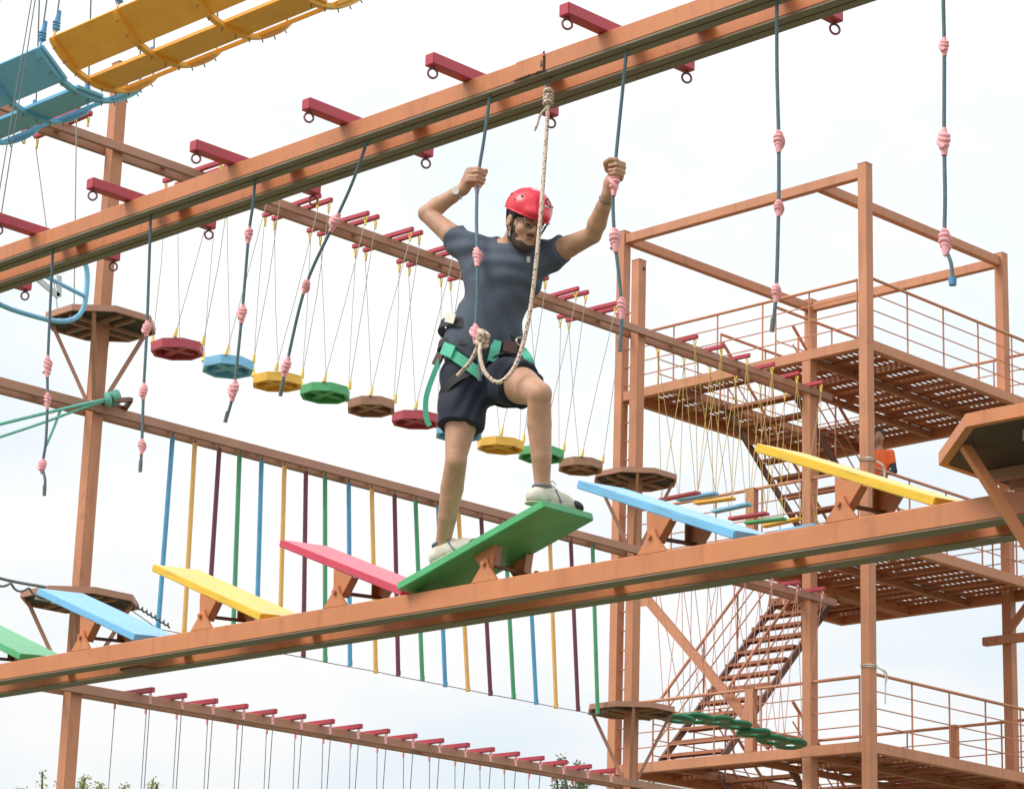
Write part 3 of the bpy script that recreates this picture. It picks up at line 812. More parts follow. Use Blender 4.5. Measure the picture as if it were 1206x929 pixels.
MB().tube(smooth_path([(X0 + .54, YL - .09, 7.220), (X0 + .557, YL - .11, 7.037), (X0 + .52, YL - .17, 6.872)], 4), .013, 6).build('loose_end', 'rope_green', tw, world=True)
hp = []
for i in range(80):
    t = i / 79
    a = t * 55
    hp.append((X0 + .48 - .30 * t + .019 * math.cos(a), YL + .39 + .80 * t, 7.316 - .11 * t + .019 * math.sin(a)))
MB().tube(hp, .012, 6).build('twisted_wrap', 'cable', tw, world=True)

# ------------------------------------------------------------------ tower
TX0, TX1, TY0, TY1 = -28.16, -23.08, 31.20, 36.16
ZD = [13.568, 10.512, 7.328, 4.20]
tp = [('tower corner post next to the ladder side post', TX0, TY0, 16.43), ('tower corner post at the back behind the stairs', -28.0, TY1, 16.43),
      ('tower back post with a side bracket, furthest from the ladder', -23.87, TY1, 16.43), ('tall tower front post tied with white cords beside the orange shirted person', TX1, TY0, 16.43),
      ('intermediate tower post ending under the top deck', -24.21, TY0 + .03, 13.40)]
for lab, x, y, z in tp:
    far_post(lab, x, y, 0.17, z, 'tower posts')
def roof_beam(lab, p0, p1):
    r = thing('roof_beam', lab, 'beam', p0, 0, 'tower roof frame beams')
    MB().bar(p0, p1, .12, .16).build('bar', 'steel_far', r, world=True, bevel=.006)
zr = 16.29
roof_beam('front beam of the open tower roof frame', (TX0 + .086, TY0, zr), (TX1 - .086, TY0, zr))
roof_beam('back beam of the open tower roof frame', (-28.0 + .086, TY1, zr), (-23.87 - .086, TY1, zr))
roof_beam('side beam of the open roof frame above the ladder', (-28.09, TY0 + .086, zr - .01), (-28.0, TY1 - .086, zr - .01))
roof_beam('side beam of the open roof frame reaching the bracketed back post', (-24.0, TY0 + .062, zr - .005), (-23.89, TY1 - .086, zr - .005))

# perforated deck planks
def perf_plank(length, width, slot_len, z=0.0):
    mb = MB()
    n = max(3, int((length - .42) / 0.105))
    x = -length / 2
    m0 = (length - n * .105) / 2
    xs = [(-length / 2, -length / 2 + m0)]
    cells = []
    y0, y1 = -width / 2, width / 2
    a, b = -slot_len / 2, slot_len / 2
    def q(xa, xb, ya, yb): mb.add([(xa, ya, z), (xb, ya, z), (xb, yb, z), (xa, yb, z)], [(0, 1, 2, 3)])
    q(-length / 2, length / 2, y0, a); q(-length / 2, length / 2, b, y1)
    q(-length / 2, -length / 2 + m0, a, b); q(length / 2 - m0, length / 2, a, b)
    for i in range(n):
        xa = -length / 2 + m0 + i * .105
        q(xa, xa + .036, a, b); q(xa + .070, xa + .105, a, b)
    mb.box(-length / 2, length / 2, y0, y0 + .004, z - .035, z - .001)
    mb.box(-length / 2, length / 2, y1 - .004, y1, z - .035, z - .001)
    return mb.mesh('plank')
PW = 0.33
plank_cache = {}
def deck(label, ztop, xs, y0, y1, opening=None, edges=True):
    root = thing('deck', label, 'deck', ((xs[0] + xs[-1]) / 2, (y0 + y1) / 2, ztop - .16), 0, 'tower decks of perforated planks')
    oz = ztop - .16
    n = int((y1 - y0 - .12) / PW)
    for b in range(len(xs) - 1):
        xa, xb = xs[b] + .002, xs[b + 1] - .002
        for i in range(n):
            y = y0 + .06 + (i + .5) * (y1 - y0 - .12) / n
            if opening and any(xa + .1 > o[0] - .2 and xb - .1 < o[1] + .2 and o[2] < y < o[3] for o in opening): continue
            key = (round(xb - xa, 3), i % 2)
            if key not in plank_cache:
                plank_cache[key] = perf_plank(xb - xa, PW - .003, 0.125 if i % 2 else 0.06)
                plank_cache[key].materials.append(M['deck'])
            o = link('plank', plank_cache[key], None, root)
            o.location = ((xa + xb) / 2 - root.location.x, y - root.location.y, .150 + rng.uniform(-.004, .002))
    for k, x in enumerate(xs[1:-1]):
        segs = [(y0 + .07, y1 - .07)]
        if opening:
            for o in opening:
                if o[0] + .05 < x < o[1] - .05:
                    segs = [(a, b) for a, b in ((y0 + .07, o[2]), (o[3], y1 - .07)) if b - a > .2]
        for a, b in segs:
            MB().box(x - .04, x + .04, a, b, oz + .012, oz + .112).build('joist', 'deck', root, world=True)
    for yy in np.linspace(y0, y1, 5)[1:-1]:
        for b in range(len(xs) - 1):
            if opening and any(xs[b] + .1 > o[0] - .2 and xs[b + 1] - .1 < o[1] + .2 and o[2] < yy < o[3] for o in opening): continue
            MB().box(xs[b] + .042, xs[b + 1] - .042, yy - .02, yy + .02, oz + .05, oz + .108).build('cross_bearer', 'deck', root, world=True)
    if edges:
        for p0, p1 in (((xs[0] - .06, y0, oz + .08), (xs[-1] + .06, y0, oz + .08)), ((xs[0] - .06, y1, oz + .08), (xs[-1] + .06, y1, oz + .08)),
                       ((xs[0], y0 + .061, oz + .08), (xs[0], y1 - .061, oz + .08)), ((xs[-1], y0 + .061, oz + .08), (xs[-1], y1 - .061, oz + .08))):
            MB().bar(p0, p1, .12, .162).build('edge_beam', 'steel_far', root, world=True, bevel=.005)
    return root
XS = [-28.04, -27.05, -25.45, -24.30, -23.11]
deck('top tower deck of perforated brown planks under the railing', ZD[0], XS, TY0, 36.30, [(-27.05, -25.45, 31.8, 34.9)])
deck('middle tower deck of perforated planks, by the orange shirted person', ZD[1], [-26.0, -24.75, -23.11], TY0, 36.30)
deck('narrow middle landing strip at the head of the lower stairs', ZD[1], [-27.42, -26.08], 34.42, 36.30)
deck('lower tower deck of perforated planks, level with the green dishes', ZD[2], XS, TY0, 36.30, [(-27.05, -25.45, 32.3, 35.0)])
deck('lowest tower deck of perforated planks under the stairs', ZD[3], XS, TY0, 36.30)

def railing(label, p0, p1, zd, h=1.03, n=None, rods=3, r=.026):
    p0, p1 = Vector((*p0, zd)), Vector((*p1, zd))
    L = (p1 - p0).length
    n = n or max(1, round(L / 1.03))
    root = thing('railing', label, 'railing', p0, 0, 'tube railings of the tower')
    e = Vector((0, 0, 1))
    MB().tube([p0 + e * h, p1 + e * h], r, 8).build('handrail', 'steel_far', root, world=True)
    for i in range(rods):
        q = h * (i + 1) / (rods + 1)
        MB().tube([p0 + e * q, p1 + e * q], .010, 6).build('rod', 'steel_far', root, world=True)
    for i in range(n + 1):
        p = p0.lerp(p1, i / n)
        MB().tube([p + e * .002, p + e * h], .014, 6).build('baluster', 'steel_far', root, world=True)
    return root
nm = ['top deck', 'middle deck', 'lower deck']
for i in range(3):
    z = ZD[i]
    railing('tube railing on the front edge of the ' + nm[i], (-27.95, TY0), (-23.25, TY0), z, 0.98)
    railing('tube railing with thin rods on the open side edge of the ' + nm[i], (TX1 - .03, TY0 + .15), (TX1 - .03, 36.25), z)
    railing('tube railing on the back edge of the ' + nm[i], (-27.95 if i != 1 else -27.4, 36.29), (-23.2, 36.29), z)
    if i != 1: railing('tube railing on the ladder side edge of the ' + nm[i], (-28.04, 32.0), (-28.04, 36.15), z)
for i, lab in ((1, 'short square railing post on the front edge of the middle deck'), (2, 'short square railing post on the front edge of the lower deck')):
    p = thing('railing_post', lab, 'post', (-25.33, TY0 + .0, ZD[i] + .003), 0, 'short railing posts')
    MB().box(-.085, .085, -.058, .058, 0, .98).build('shaft', 'steel_far', p, bevel=.005)
    MB().box(-.09, .09, -.062, .062, .981, .99).build('cap', 'steel_far', p)
p = thing('railing_post', 'short square railing post on the back edge of the lower deck', 'post', (-25.09, 36.30, ZD[2] + .003), 0, 'short railing posts')
MB().box(-.06, .06, -.055, .055, 0, 1.05).build('shaft', 'steel_far', p, bevel=.005)
MB().box(-.065, .065, -.06, .06, 1.051, 1.06).build('cap', 'steel_far', p)
# stairwell guards on the top deck
railing('railing along the stairwell opening of the top deck, ladder side', (-27.08, 32.5), (-27.08, 34.9), ZD[0], 1.15, 2, 1)
railing('railing along the stairwell opening of the top deck, middle side', (-25.42, 31.9), (-25.42, 34.9), ZD[0], 1.15, 2, 1)

def stairs(label, xa, xb, ya, za, yb, zb, n):
    root = thing('staircase', label, 'staircase', ((xa + xb) / 2, yb, zb), 0, 'tower stair flights')
    for x in (xa, xb):
        MB().bar((x, ya, za - .1), (x, yb, zb - .02), .05, .11).build('stringer', 'dark_steel', root, world=True)
    for i in range(n):
        t = (i + .6) / n
        y, z = ya + (yb - ya) * t, za + (zb - za) * t
        mb = MB()
        mb.box(xa + .03, xb - .03, y - .11, y + .11, z - .006, z)
        for q in (-1, 1): mb.box(xa + .03, xb - .03, y + q * .105 - .005, y + q * .105 + .005, z - .05, z - .0065)
        mb.build('tread', 'deck', root, world=True)
    e = Vector((0, 0, 1))
    for x in (xa - .03, xb + .03):
        a, b = Vector((x, ya, za)), Vector((x, yb, zb))
        MB().tube([a + e * .98, b + e * .98], .026, 8).build('handrail', 'steel_far', root, world=True)
        for q in (.35, .66):
            MB().tube([a + e * q, b + e * q], .012, 6).build('rod', 'steel_far', root, world=True)
        for i in range(4):
            p = a.lerp(b, (i + .15) / 3.4)
            MB().tube([p - e * .05, p + e * .98], .016, 6).build('baluster', 'steel_far', root, world=True)
stairs('brown stair flight between the top and middle decks', -26.97, -25.53, 32.45, ZD[0], 35.85, ZD[1] + .05, 12)
stairs('brown stair flight between the middle and lower decks, behind the green dishes', -27.36, -26.06, 34.36, ZD[1], 31.42, ZD[2] + .05, 13)
stairs('brown stair flight below the lower deck', -26.97, -25.53, 32.45, ZD[2], 35.9, ZD[3] + .05, 12)

lad = thing('ladder', 'narrow steel ladder rungs between the two close tower posts', 'ladder', (-27.99, TY0 + .01, 4.2))
for i in range(34):
    z = 4.4 + .32 * i
    if any(abs(z - q) < .15 for q in (12.0, 8.2)): continue
    MB().tube([(-28.075, TY0 + .01, z), (-27.91, TY0 + .02, z)], .014, 6).build('rung', 'steel_far', lad, world=True)
br = thing('diagonal_brace', 'diagonal brown brace from the ladder side post down to the lower deck', 'brace', (-25.05, TY0 + .12, 7.35))
MB().bar((-27.70, TY0 + .13, 10.10), (-25.05, TY0 + .13, 7.42), .07, .15).build('bar', 'steel_far', br, world=True, bevel=.005)
MB().box(-27.74, -27.56, TY0 + .093, TY0 + .094, 9.9, 10.2).build('gusset', 'steel_far', br, world=True)
sb = thing('side_bracket', 'horizontal arm with a raking strut on the tower back post', 'bracket', (-24.0, TY1 - .14, 9.6))
MB().bar((-24.27, TY1 - .15, 9.67), (-22.2, TY1 - .15, 9.67), .12, .14).build('arm', 'steel_far', sb, world=True, bevel=.005)
MB().bar((-23.83, TY1 - .15, 9.76), (-23.0, TY1 - .15, 10.6), .08, .12).build('strut', 'steel_far', sb, world=True, bevel=.005)

for z, lab in ((11.60, 'white cord tied round the tower post at the middle deck railing'), (8.42, 'white cord tied round the tower post at the lower deck railing')):
    w = thing('white_cord', lab, 'cord', (TX1, TY0, z), 0, 'white cords on the tower post')
    mb = MB()
    for k in range(2):
        s = .096 + .004 * k
        mb.tube([(s, -s, .03 * k), (s, s, .03 * k + .01), (-s, s, .03 * k), (-s, -s, .03 * k + .01)], .012, 6, closed=True)
    mb.build('loop', 'rope_white', w)
    MB().tube(smooth_path([(.10, .09, .0), (.13, .22, -.06), (.12, .25, -.3), (.12, .24, -.52)], 4), .010, 6).build('loose_end', 'rope_white', w)
    MB().tube(smooth_path([(.10, .09, .01), (.09, .30, -.02), (.07, .36, -.12), (.08, .30, -.22)], 4), .012, 6).build('loose_end', 'rope_white', w)

# ------------------------------------------------------------------ cradle bridge hanging from a higher beam
CY0, CY1, CZ = 8.54, 9.31, 7.985
ob = thing('high_beam', 'high twin rail beam holding the curved cradle bridge', 'beam', (-10.5, 8.98, 11.2))
for u0, u1 in ((8.75, 8.83), (9.13, 9.21)):
    mb = MB(); channel(mb, 'x', -16.0, -4.2, u0, u1, 11.2, 11.3); mb.build('rail', 'steel', ob, world=True)
for i, x in enumerate((-15.9, -4.3)):
    plain_post(['square post carrying the far end of the high cradle beam', 'square post carrying the near end of the high cradle beam'][i], x, 8.98, .14, 11.29)
def cradle(label, mat, xs, zoff, tilt=0.0):
    cx = sum(xs) / len(xs)
    root = thing('cradle', label, 'cradle', (cx, (CY0 + CY1) / 2, CZ + zoff), 0, 'curved cradle segments of the hanging bridge')
    half, sag = (CY1 - CY0) / 2, 0.185
    Rr = (half ** 2 + sag ** 2) / (2 * sag); a0 = math.asin(half / Rr)
    def arc(a, dr=0.0): return ((Rr + dr) * math.sin(a), -(Rr + dr) * math.cos(a) + Rr * math.cos(a0))
    for k, x in enumerate(xs):
        pts = [(x - cx, *arc(-a0 + 2 * a0 * i / 24)) for i in range(25)]
        h = MB()
        vs, fs = [], []
        for i in range(25):
            a = -a0 + 2 * a0 * i / 24
            for dx, dr in ((-.022, 0), (.022, 0), (.022, .028), (-.022, .028)):
                y, z = arc(a, dr); vs.append((x - cx + dx, y, z))
        for i in range(24):
            for j in range(4): fs.append((i * 4 + j, i * 4 + (j + 1) % 4, (i + 1) * 4 + (j + 1) % 4, (i + 1) * 4 + j))
        fs += [(0, 1, 2, 3), (96, 97, 98, 99)]
        h.add(vs, fs)
        hp = h.build('hoop', mat, root)
        for i in range(9):
            a = -a0 + 2 * a0 * (i + .5) / 9
            y, z = arc(a, .028); y2, z2 = arc(a, .05)
            MB().tube([(x - cx, y, z), (x - cx, y2, z2)], .004, 5).build('bolt', 'cable', hp)
        for sy in (-1, 1):
            y, z = arc(sy * a0)
            MB().torus((x - cx, y, z + .022), (.6, .8, 0), .022, .006, 12, 6).build('eye_ring', mat, hp)
            MB().tube([(x - cx, y, z + .05), (x - cx, sy * .19, 11.2 - CZ - zoff)], .0055, 6).build('rope', 'cable', root)
            w = MB(); w.tube([(x - cx, y - sy * .0, z + .045), (x - cx, y - sy * .006, z + .07), (x - cx, y - sy * .012, z + .12), (x - cx, y - sy * .022, z + .19)], [.012, .022, .019, .013], 8)
            for q in range(3): w.torus((x - cx, y - sy * .008, z + .068 + q * .02), (.2, .1, 1), .019, .008, 10, 5)
            w.build('splice', 'wrap_blue', root)
    L0, L1_ = xs[0] - cx - .035, xs[-1] - cx + .035
    for j, (ca, wd) in enumerate(((-.74, .26), (-.02, .20), (.66, .25))):
        a = ca * a0
        y, z = arc(a, -.0135)
        t = Vector((0, math.cos(a), math.sin(a)))
        nrm = Vector((0, -math.sin(a), math.cos(a)))
        MB().bar((L0, y, z), (L1_, y, z), wd, .026, up=nrm).build('slat', mat, root, bevel=.003)
    return root
cradle('ochre yellow curved cradle segment with slats and hoops', 'c_yellow', [-12.46, -11.83, -11.17, -10.50], 0.0)
cradle('blue curved cradle segment with slats, next to the yellow one', 'c_blue', [-13.72, -13.14, -12.60], -0.03)
cradle('green curved cradle segment beyond the yellow one', 'c_green', [-10.28, -9.66, -9.04], 0.02)

# blue ring frame hung beyond the overhead beam
RC = Vector((-12.45, 8.52, 6.46))
rf = thing('blue_ring', 'blue tubular ring frame with a crossbar behind the overhead beam', 'ring', RC)
er, ez = Vector((0, 1, 0)), Vector((0, 0, 1))
pts = []
for i in range(40):
    a = 2 * math.pi * i / 40
    c, s = math.cos(a), math.sin(a)
    k = (abs(c) ** 3.2 + abs(s) ** 3.2) ** (-1 / 3.2)
    pts.append(RC + er * (.40 * k * c) + ez * (.265 * k * s))
MB().tube(pts, .016, 8, closed=True).build('ring_tube', 'd_blue', rf, world=True)
MB().tube([RC + er * -.38 + ez * .08, RC + er * .39 - ez * .05], .013, 8).build('crossbar', 'd_blue', rf, world=True)
MB().bar(RC + er * .04 - ez * .03, RC + er * .20 - ez * .10, .012, .035).build('pale_clip', 'white_panel', rf, world=True)
MB().bar(RC + er * .20 - ez * .10, RC + er * .19 + ez * .03, .012, .035).build('pale_clip', 'white_panel', rf, world=True)
for q in (-.3, -.26):
    MB().tube([RC + er * q + ez * .262, (RC.x - .3, 8.79, 11.2)], .004, 6).build('rope', 'cable', rf, world=True)

# ------------------------------------------------------------------ trees whose tips show at the bottom
def tree(label, x, y, h, crown_r, leaf, seed, n=2600, lean=0.0, wispy=True):
    r = random.Random(seed)
    root = thing('tree', label, 'tree', (x, y, 0), r.uniform(0, 6), 'trees beyond the course')
    tr = MB()
    tr.tube(smooth_path([(0, 0, 0), (.1, .05, h * .25), (-.05, .1, h * .5), (.05, 0, h * .72)], 4), [.22 - .15 * i / 12 for i in range(13)], 8)
    tr.build('trunk', 'bark', root)
    br, lf = MB(), MB()
    tips = []
    for i in range(34):
        a = r.uniform(0, 6.28); t = r.uniform(.35, .75)
        p0 = Vector((0, 0, h * t))
        rad = crown_r * r.uniform(.35, 1.0)
        p1 = Vector((rad * math.cos(a), rad * math.sin(a), h * min(1.0, t + r.uniform(.12, .30))))
        if i < 12:
            p1 = Vector((r.uniform(-.7, .7) * crown_r, r.uniform(-.7, .7) * crown_r, h * r.uniform(.90, 1.0)))
        m = p0.lerp(p1, .5) + Vector((0, 0, -.1 * rad))
        br.tube(smooth_path([p0, m, p1], 4), [.06 - .005 * j for j in range(9)], 5)
        tips.append((p0, m, p1))
    br.build('branch', 'bark', root)
    for i in range(n):
        p0, m, p1 = tips[r.randrange(len(tips))]
        t = r.random() ** .6
        p = p0.lerp(m, t * 2) if t < .5 else m.lerp(p1, t * 2 - 1)
        s = .05 + .30 * (1 - t)
        p = p + Vector((r.gauss(0, s), r.gauss(0, s), r.gauss(0, s * .8)))
        d = Vector((r.gauss(0, 1), r.gauss(0, 1), r.gauss(.25, .8))).normalized()
        u = d.cross(Vector((r.gauss(0, 1), r.gauss(0, 1), r.gauss(0, 1)))).normalized()
        L, W = r.uniform(.06, .12), r.uniform(.012, .024)
        lf.add([p, p + d * L * .5 + u * W, p + d * L, p + d * L * .5 - u * W], [(0, 1, 2, 3)])
    lf.build('crown', leaf, root)
tree('feathery light green tree beyond the foot of the lone post', -49.5, 35.7, 9.25, 1.5, 'leaf_light', 3, 15000)
tree('feathery light green tree between the lone post and the stirrup ropes', -48.1, 37.05, 9.35, 1.5, 'leaf_light', 5, 15000)
tree('dense grey green tree tip behind the lowest beam near the tower', -40.6, 44.1, 9.95, 1.9, 'leaf_dark', 8, 20000)
tree('small dense tree hidden low behind the stirrup ropes', -45.2, 40.5, 8.6, 1.8, 'leaf_dark', 11, 6000)


# ------------------------------------------------------------------ people: bodies grown from blended tapered limbs (distance field + surface nets)
class Field:
    def __init__(s, lo, hi, h):
        s.h = h; s.lo = np.array(lo, float)
        s.n = np.ceil((np.array(hi) - s.lo) / h).astype(int) + 1
        s.f = np.full(s.n, 0.5, np.float32)
    def _sub(s, lo, hi):
        a = np.clip(np.floor((np.array(lo) - s.lo) / s.h).astype(int), 0, s.n - 1)
        b = np.clip(np.ceil((np.array(hi) - s.lo) / s.h).astype(int) + 1, 1, s.n)
        g = [s.lo[i] + s.h * np.arange(a[i], b[i]) for i in range(3)]
        X, Y, Z = np.meshgrid(*g, indexing='ij')
        return (slice(a[0], b[0]), slice(a[1], b[1]), slice(a[2], b[2])), X.astype(np.float32), Y.astype(np.float32), Z.astype(np.float32)
    def _merge(s, sl, d, k, op='u'):
        if d.size == 0: return
        f = s.f[sl]
        if op == 'u':
            h = np.clip(0.5 + 0.5 * (f - d) / k, 0, 1)
            s.f[sl] = f * (1 - h) + d * h - k * h * (1 - h)
        else:
            h = np.clip(0.5 - 0.5 * (f + d) / k, 0, 1)
            s.f[sl] = f * (1 - h) - d * h + k * h * (1 - h)
    def cone(s, a, b, ra, rb, k=0.02, cut=None, op='u', wr=0.0):
        a, b = np.array(a, float), np.array(b, float)
        m = max(ra, rb) + k + 0.03
        sl, X, Y, Z = s._sub(np.minimum(a, b) - m, np.maximum(a, b) + m)
        d = b - a; L2 = d @ d + 1e-12
        t = np.clip(((X - a[0]) * d[0] + (Y - a[1]) * d[1] + (Z - a[2]) * d[2]) / L2, 0, 1)
        q = np.sqrt((X - a[0] - t * d[0]) ** 2 + (Y - a[1] - t * d[1]) ** 2 + (Z - a[2] - t * d[2]) ** 2) - (ra + (rb - ra) * t)
        if cut:
            for c, n in cut:
                n = np.array(n, float); n /= np.linalg.norm(n)
                q = np.maximum(q, (X - c[0]) * n[0] + (Y - c[1]) * n[1] + (Z - c[2]) * n[2])
        s._merge(sl, q, k, op)
    def chain(s, pts, rs, k=0.02, **kw):
        for i in range(len(pts) - 1): s.cone(pts[i], pts[i + 1], rs[i], rs[i + 1], k, **kw)
    def ell(s, c, r, A=None, k=0.02, cut=None, op='u'):
        c, r = np.array(c, float), np.array(r, float)
        m = r.max() + k + 0.02
        sl, X, Y, Z = s._sub(c - m, c + m)
        A = np.eye(3) if A is None else np.array(A)
        U = [A[i][0] * (X - c[0]) + A[i][1] * (Y - c[1]) + A[i][2] * (Z - c[2]) for i in range(3)]
        k0 = np.sqrt(sum((U[i] / r[i]) ** 2 for i in range(3))) + 1e-6
        k1 = np.sqrt(sum((U[i] / r[i] ** 2) ** 2 for i in range(3))) + 1e-6
        q = k0 * (k0 - 1) / k1
        if cut:
            for cc, n in cut:
                n = np.array(n, float); n /= np.linalg.norm(n)
                q = np.maximum(q, (X - cc[0]) * n[0] + (Y - cc[1]) * n[1] + (Z - cc[2]) * n[2])
        s._merge(sl, q, k, op)
    def cutall(s, c, n):
        n = np.array(n, float); n /= np.linalg.norm(n)
        g = [s.lo[i] + s.h * np.arange(s.n[i]) for i in range(3)]
        X, Y, Z = np.meshgrid(*g, indexing='ij')
        s.f = np.maximum(s.f, ((X - c[0]) * n[0] + (Y - c[1]) * n[1] + (Z - c[2]) * n[2]).astype(np.float32))
    def wrinkle(s, fn):
        g = [s.lo[i] + s.h * np.arange(s.n[i]) for i in range(3)]
        X, Y, Z = np.meshgrid(*g, indexing='ij', sparse=True)
        s.f = (s.f + fn(X, Y, Z)).astype(np.float32)
    def mesh(s, name, relax=2):
        f = s.f; inside = f < 0
        c = [inside[i:inside.shape[0] - 1 + i, j:inside.shape[1] - 1 + j, k:inside.shape[2] - 1 + k] for i in (0, 1) for j in (0, 1) for k in (0, 1)]
        cnt = sum(x.astype(np.int8) for x in c)
        act = (cnt > 0) & (cnt < 8)
        idx = -np.ones(act.shape, np.int64)
        ijk = np.argwhere(act); n = len(ijk)
        idx[act] = np.arange(n)
        pos = np.zeros((n, 3)); w = np.zeros(n)
        corner = [(i, j, k) for i in (0, 1) for j in (0, 1) for k in (0, 1)]
        val = [f[ijk[:, 0] + a, ijk[:, 1] + b, ijk[:, 2] + d] for a, b, d in corner]
        for p in range(8):
            for q in range(p + 1, 8):
                e = np.array(corner[q]) - np.array(corner[p])
                if abs(e).sum() != 1: continue
                vp, vq = val[p], val[q]
                m = (vp < 0) != (vq < 0)
                t = np.where(m, vp / np.where(m, vp - vq, 1), 0)
                pos += np.where(m[:, None], np.array(corner[p]) + t[:, None] * e, 0); w += m
        V = (pos / w[:, None] + ijk) * s.h + s.lo
        faces = []
        for ax in range(3):
            o1, o2 = [(1, 2), (2, 0), (0, 1)][ax]
            sl0 = [slice(None)] * 3; sl1 = [slice(None)] * 3
            sl0[ax] = slice(0, -1); sl1[ax] = slice(1, None)
            for o in (o1, o2):
                sl0[o] = slice(1, -1); sl1[o] = slice(1, -1)
            A, B = inside[tuple(sl0)], inside[tuple(sl1)]
            cr = np.argwhere(A != B)
            if len(cr) == 0: continue
            base = cr.copy(); base[:, o1] += 1; base[:, o2] += 1
            sg = A[tuple(cr.T)]
            def at_(d1, d2):
                b = base.copy(); b[:, o1] += d1; b[:, o2] += d2
                return idx[b[:, 0], b[:, 1], b[:, 2]]
            q = np.stack([at_(-1, -1), at_(0, -1), at_(0, 0), at_(-1, 0)], 1)
            q[~sg] = q[~sg][:, ::-1]
            faces.append(q)
        Q = np.concatenate(faces)
        Q = Q[(Q >= 0).all(1)]
        for _ in range(relax):
            acc = np.zeros_like(V); cn = np.zeros(len(V))
            for i in range(4):
                np.add.at(acc, Q[:, i], V[Q[:, (i + 1) % 4]] + V[Q[:, i - 1]]); np.add.at(cn, Q[:, i], 2)
            m = cn > 0
            V[m] = V[m] * .5 + acc[m] / cn[m][:, None] * .5
        me = bpy.data.meshes.new(name)
        me.from_pydata(V.tolist(), [], Q.tolist())
        me.polygons.foreach_set('use_smooth', [True] * len(me.polygons))
        me.update()
        return me

def V3(*a): return np.array(a, float)
def unit(v): v = np.array(v, float); return v / np.linalg.norm(v)

def grip_hand(F, G, axis, wrist, side, k=0.0025):
    """a fist closed round a rope through G along axis; the forearm ends at wrist"""
    G, a, w = np.array(G), unit(axis), np.array(wrist)
    p = w - G; p = p - a * (p @ a); p = unit(p)
    q = np.cross(a, p) * side
    heel = w + (G + p * .045 - w) * .55
    F.cone(w, heel, .027, .030, .015)
    for o in (-.026, -.009, .009, .026):
        F.cone(heel + a * o * .6, G + p * .038 + a * o + q * .020, .021, .019, .012)
    F.cone(G - a * .026 + p * .012, G + a * .028 + p * .012, .022, .022, .01)
    ln = [.92, 1.0, .96, .82]
    for i in range(4):
        o = (1.5 - i) * .0185
        ring = []
        for ang, r in ((55, .046), (112, .041), (185, .034), (255, .030)):
            t = math.radians(ang)
            ring.append(G + a * (o + .002 * math.sin(i * 2.1)) + (p * math.cos(t) + q * math.sin(t)) * r * (1 if ang < 60 else ln[i]))
        F.chain(ring, [.0115, .0102, .0092, .0078], k)
    th = []
    for ang, r, o in ((-25, .047, .012), (-75, .042, .030), (-125, .036, .036), (-175, .036, .034)):
        t = math.radians(ang)
        th.append(G + a * o + (p * math.cos(t) + q * math.sin(t)) * r)
    F.chain(th, [.0150, .0130, .0112, .0092], k)

MAN = Vector((-7.83, 7.98, 4.1)); RZ = math.atan2(.6955, .7185)
man = thing('person', 'climber in red helmet, slate T-shirt and navy shorts gripping two knotted ropes', 'person', MAN, RZ)

# joints: local x = across the body (his left), -y = forward, z = up from the board
J = dict(neck=V3(-.045, -.105, 1.315), rsh=V3(-.225, -.06, 1.315), rel=V3(-.440, .05, 1.530), rwr=V3(-.272, .0, 1.636), rha=V3(-.207, -.03, 1.683),
         lsh=V3(.128, -.10, 1.292), lel=V3(.316, -.30, 1.325), lwr=V3(.375, -.48, 1.450), lha=V3(.400, -.56, 1.537),
         rhip=V3(-.225, -.01, .735), rkn=V3(-.258, -.075, .335), ran=V3(-.310, .130, -.008),
         lhip=V3(-.075, -.03, .745), lkn=V3(.100, -.395, .560), lan=V3(.125, -.285, .163))
# head frame
fw = unit((.44, -.80, -.40)); lt = unit(np.cross(V3(.13, 0, 1), fw)); upv = np.cross(fw, lt)
HC = V3(.016, -.188, 1.412)
def H(x, y, z): return HC + lt * x + fw * y + upv * z
HA = np.array([lt, fw, upv])
HD = dict(lo=HC - .19, hi=HC + .19)

F = Field((-.56, -.70, -.12), (.52, .40, 1.78), .0052)
# trunk (under the clothes), neck
F.ell((-.075, -.07, 1.18), (.155, .10, .18), k=.05); F.ell((-.16, -.02, .85), (.14, .10, .2), k=.05)
F.cone(J['rsh'], J['lsh'], .055, .055, .05)
F.cone(J['neck'] + V3(0, .02, -.03), H(0, -.035, -.05), .060, .055, .03)
# head
F.ell(H(0, -.012, .040), (.076, .096, .088), HA, .02)
F.ell(H(0, .022, -.030), (.061, .068, .075), HA, .03)
F.ell(H(0, .052, -.088), (.034, .030, .026), HA, .03)
F.cone(H(-.046, .010, -.070), H(-.012, .060, -.095), .022, .020, .03); F.cone(H(.046, .010, -.070), H(.012, .060, -.095), .022, .020, .03)
F.cone(H(-.036, .078, .020), H(.036, .078, .020), .013, .013, .015)
F.cone(H(0, .088, .012), H(0, .106, -.026), .009, .0125, .010)
F.cone(H(-.012, .090, -.032), H(.012, .090, -.032), .0085, .0085, .008)
for s in (-1, 1):
    F.ell(H(s * .032, .092, .002), (.014, .010, .009), HA, .006, op='s')
    F.ell(H(s * .031, .080, .000), (.013, .013, .012), HA, .004)
    F.ell(H(s * .040, .062, -.030), (.022, .024, .020), HA, .02)
    F.ell(H(s * .077, -.008, -.012), (.010, .022, .033), HA, .008)
    F.ell(H(s * .087, .002, -.010), (.006, .010, .018), HA, .004, op='s')
F.cone(H(-.020, .084, -.0575), H(.020, .084, -.0575), .0075, .0075, .006)
F.cone(H(-.016, .083, -.0690), H(.016, .083, -.0690), .0085, .0085, .006)
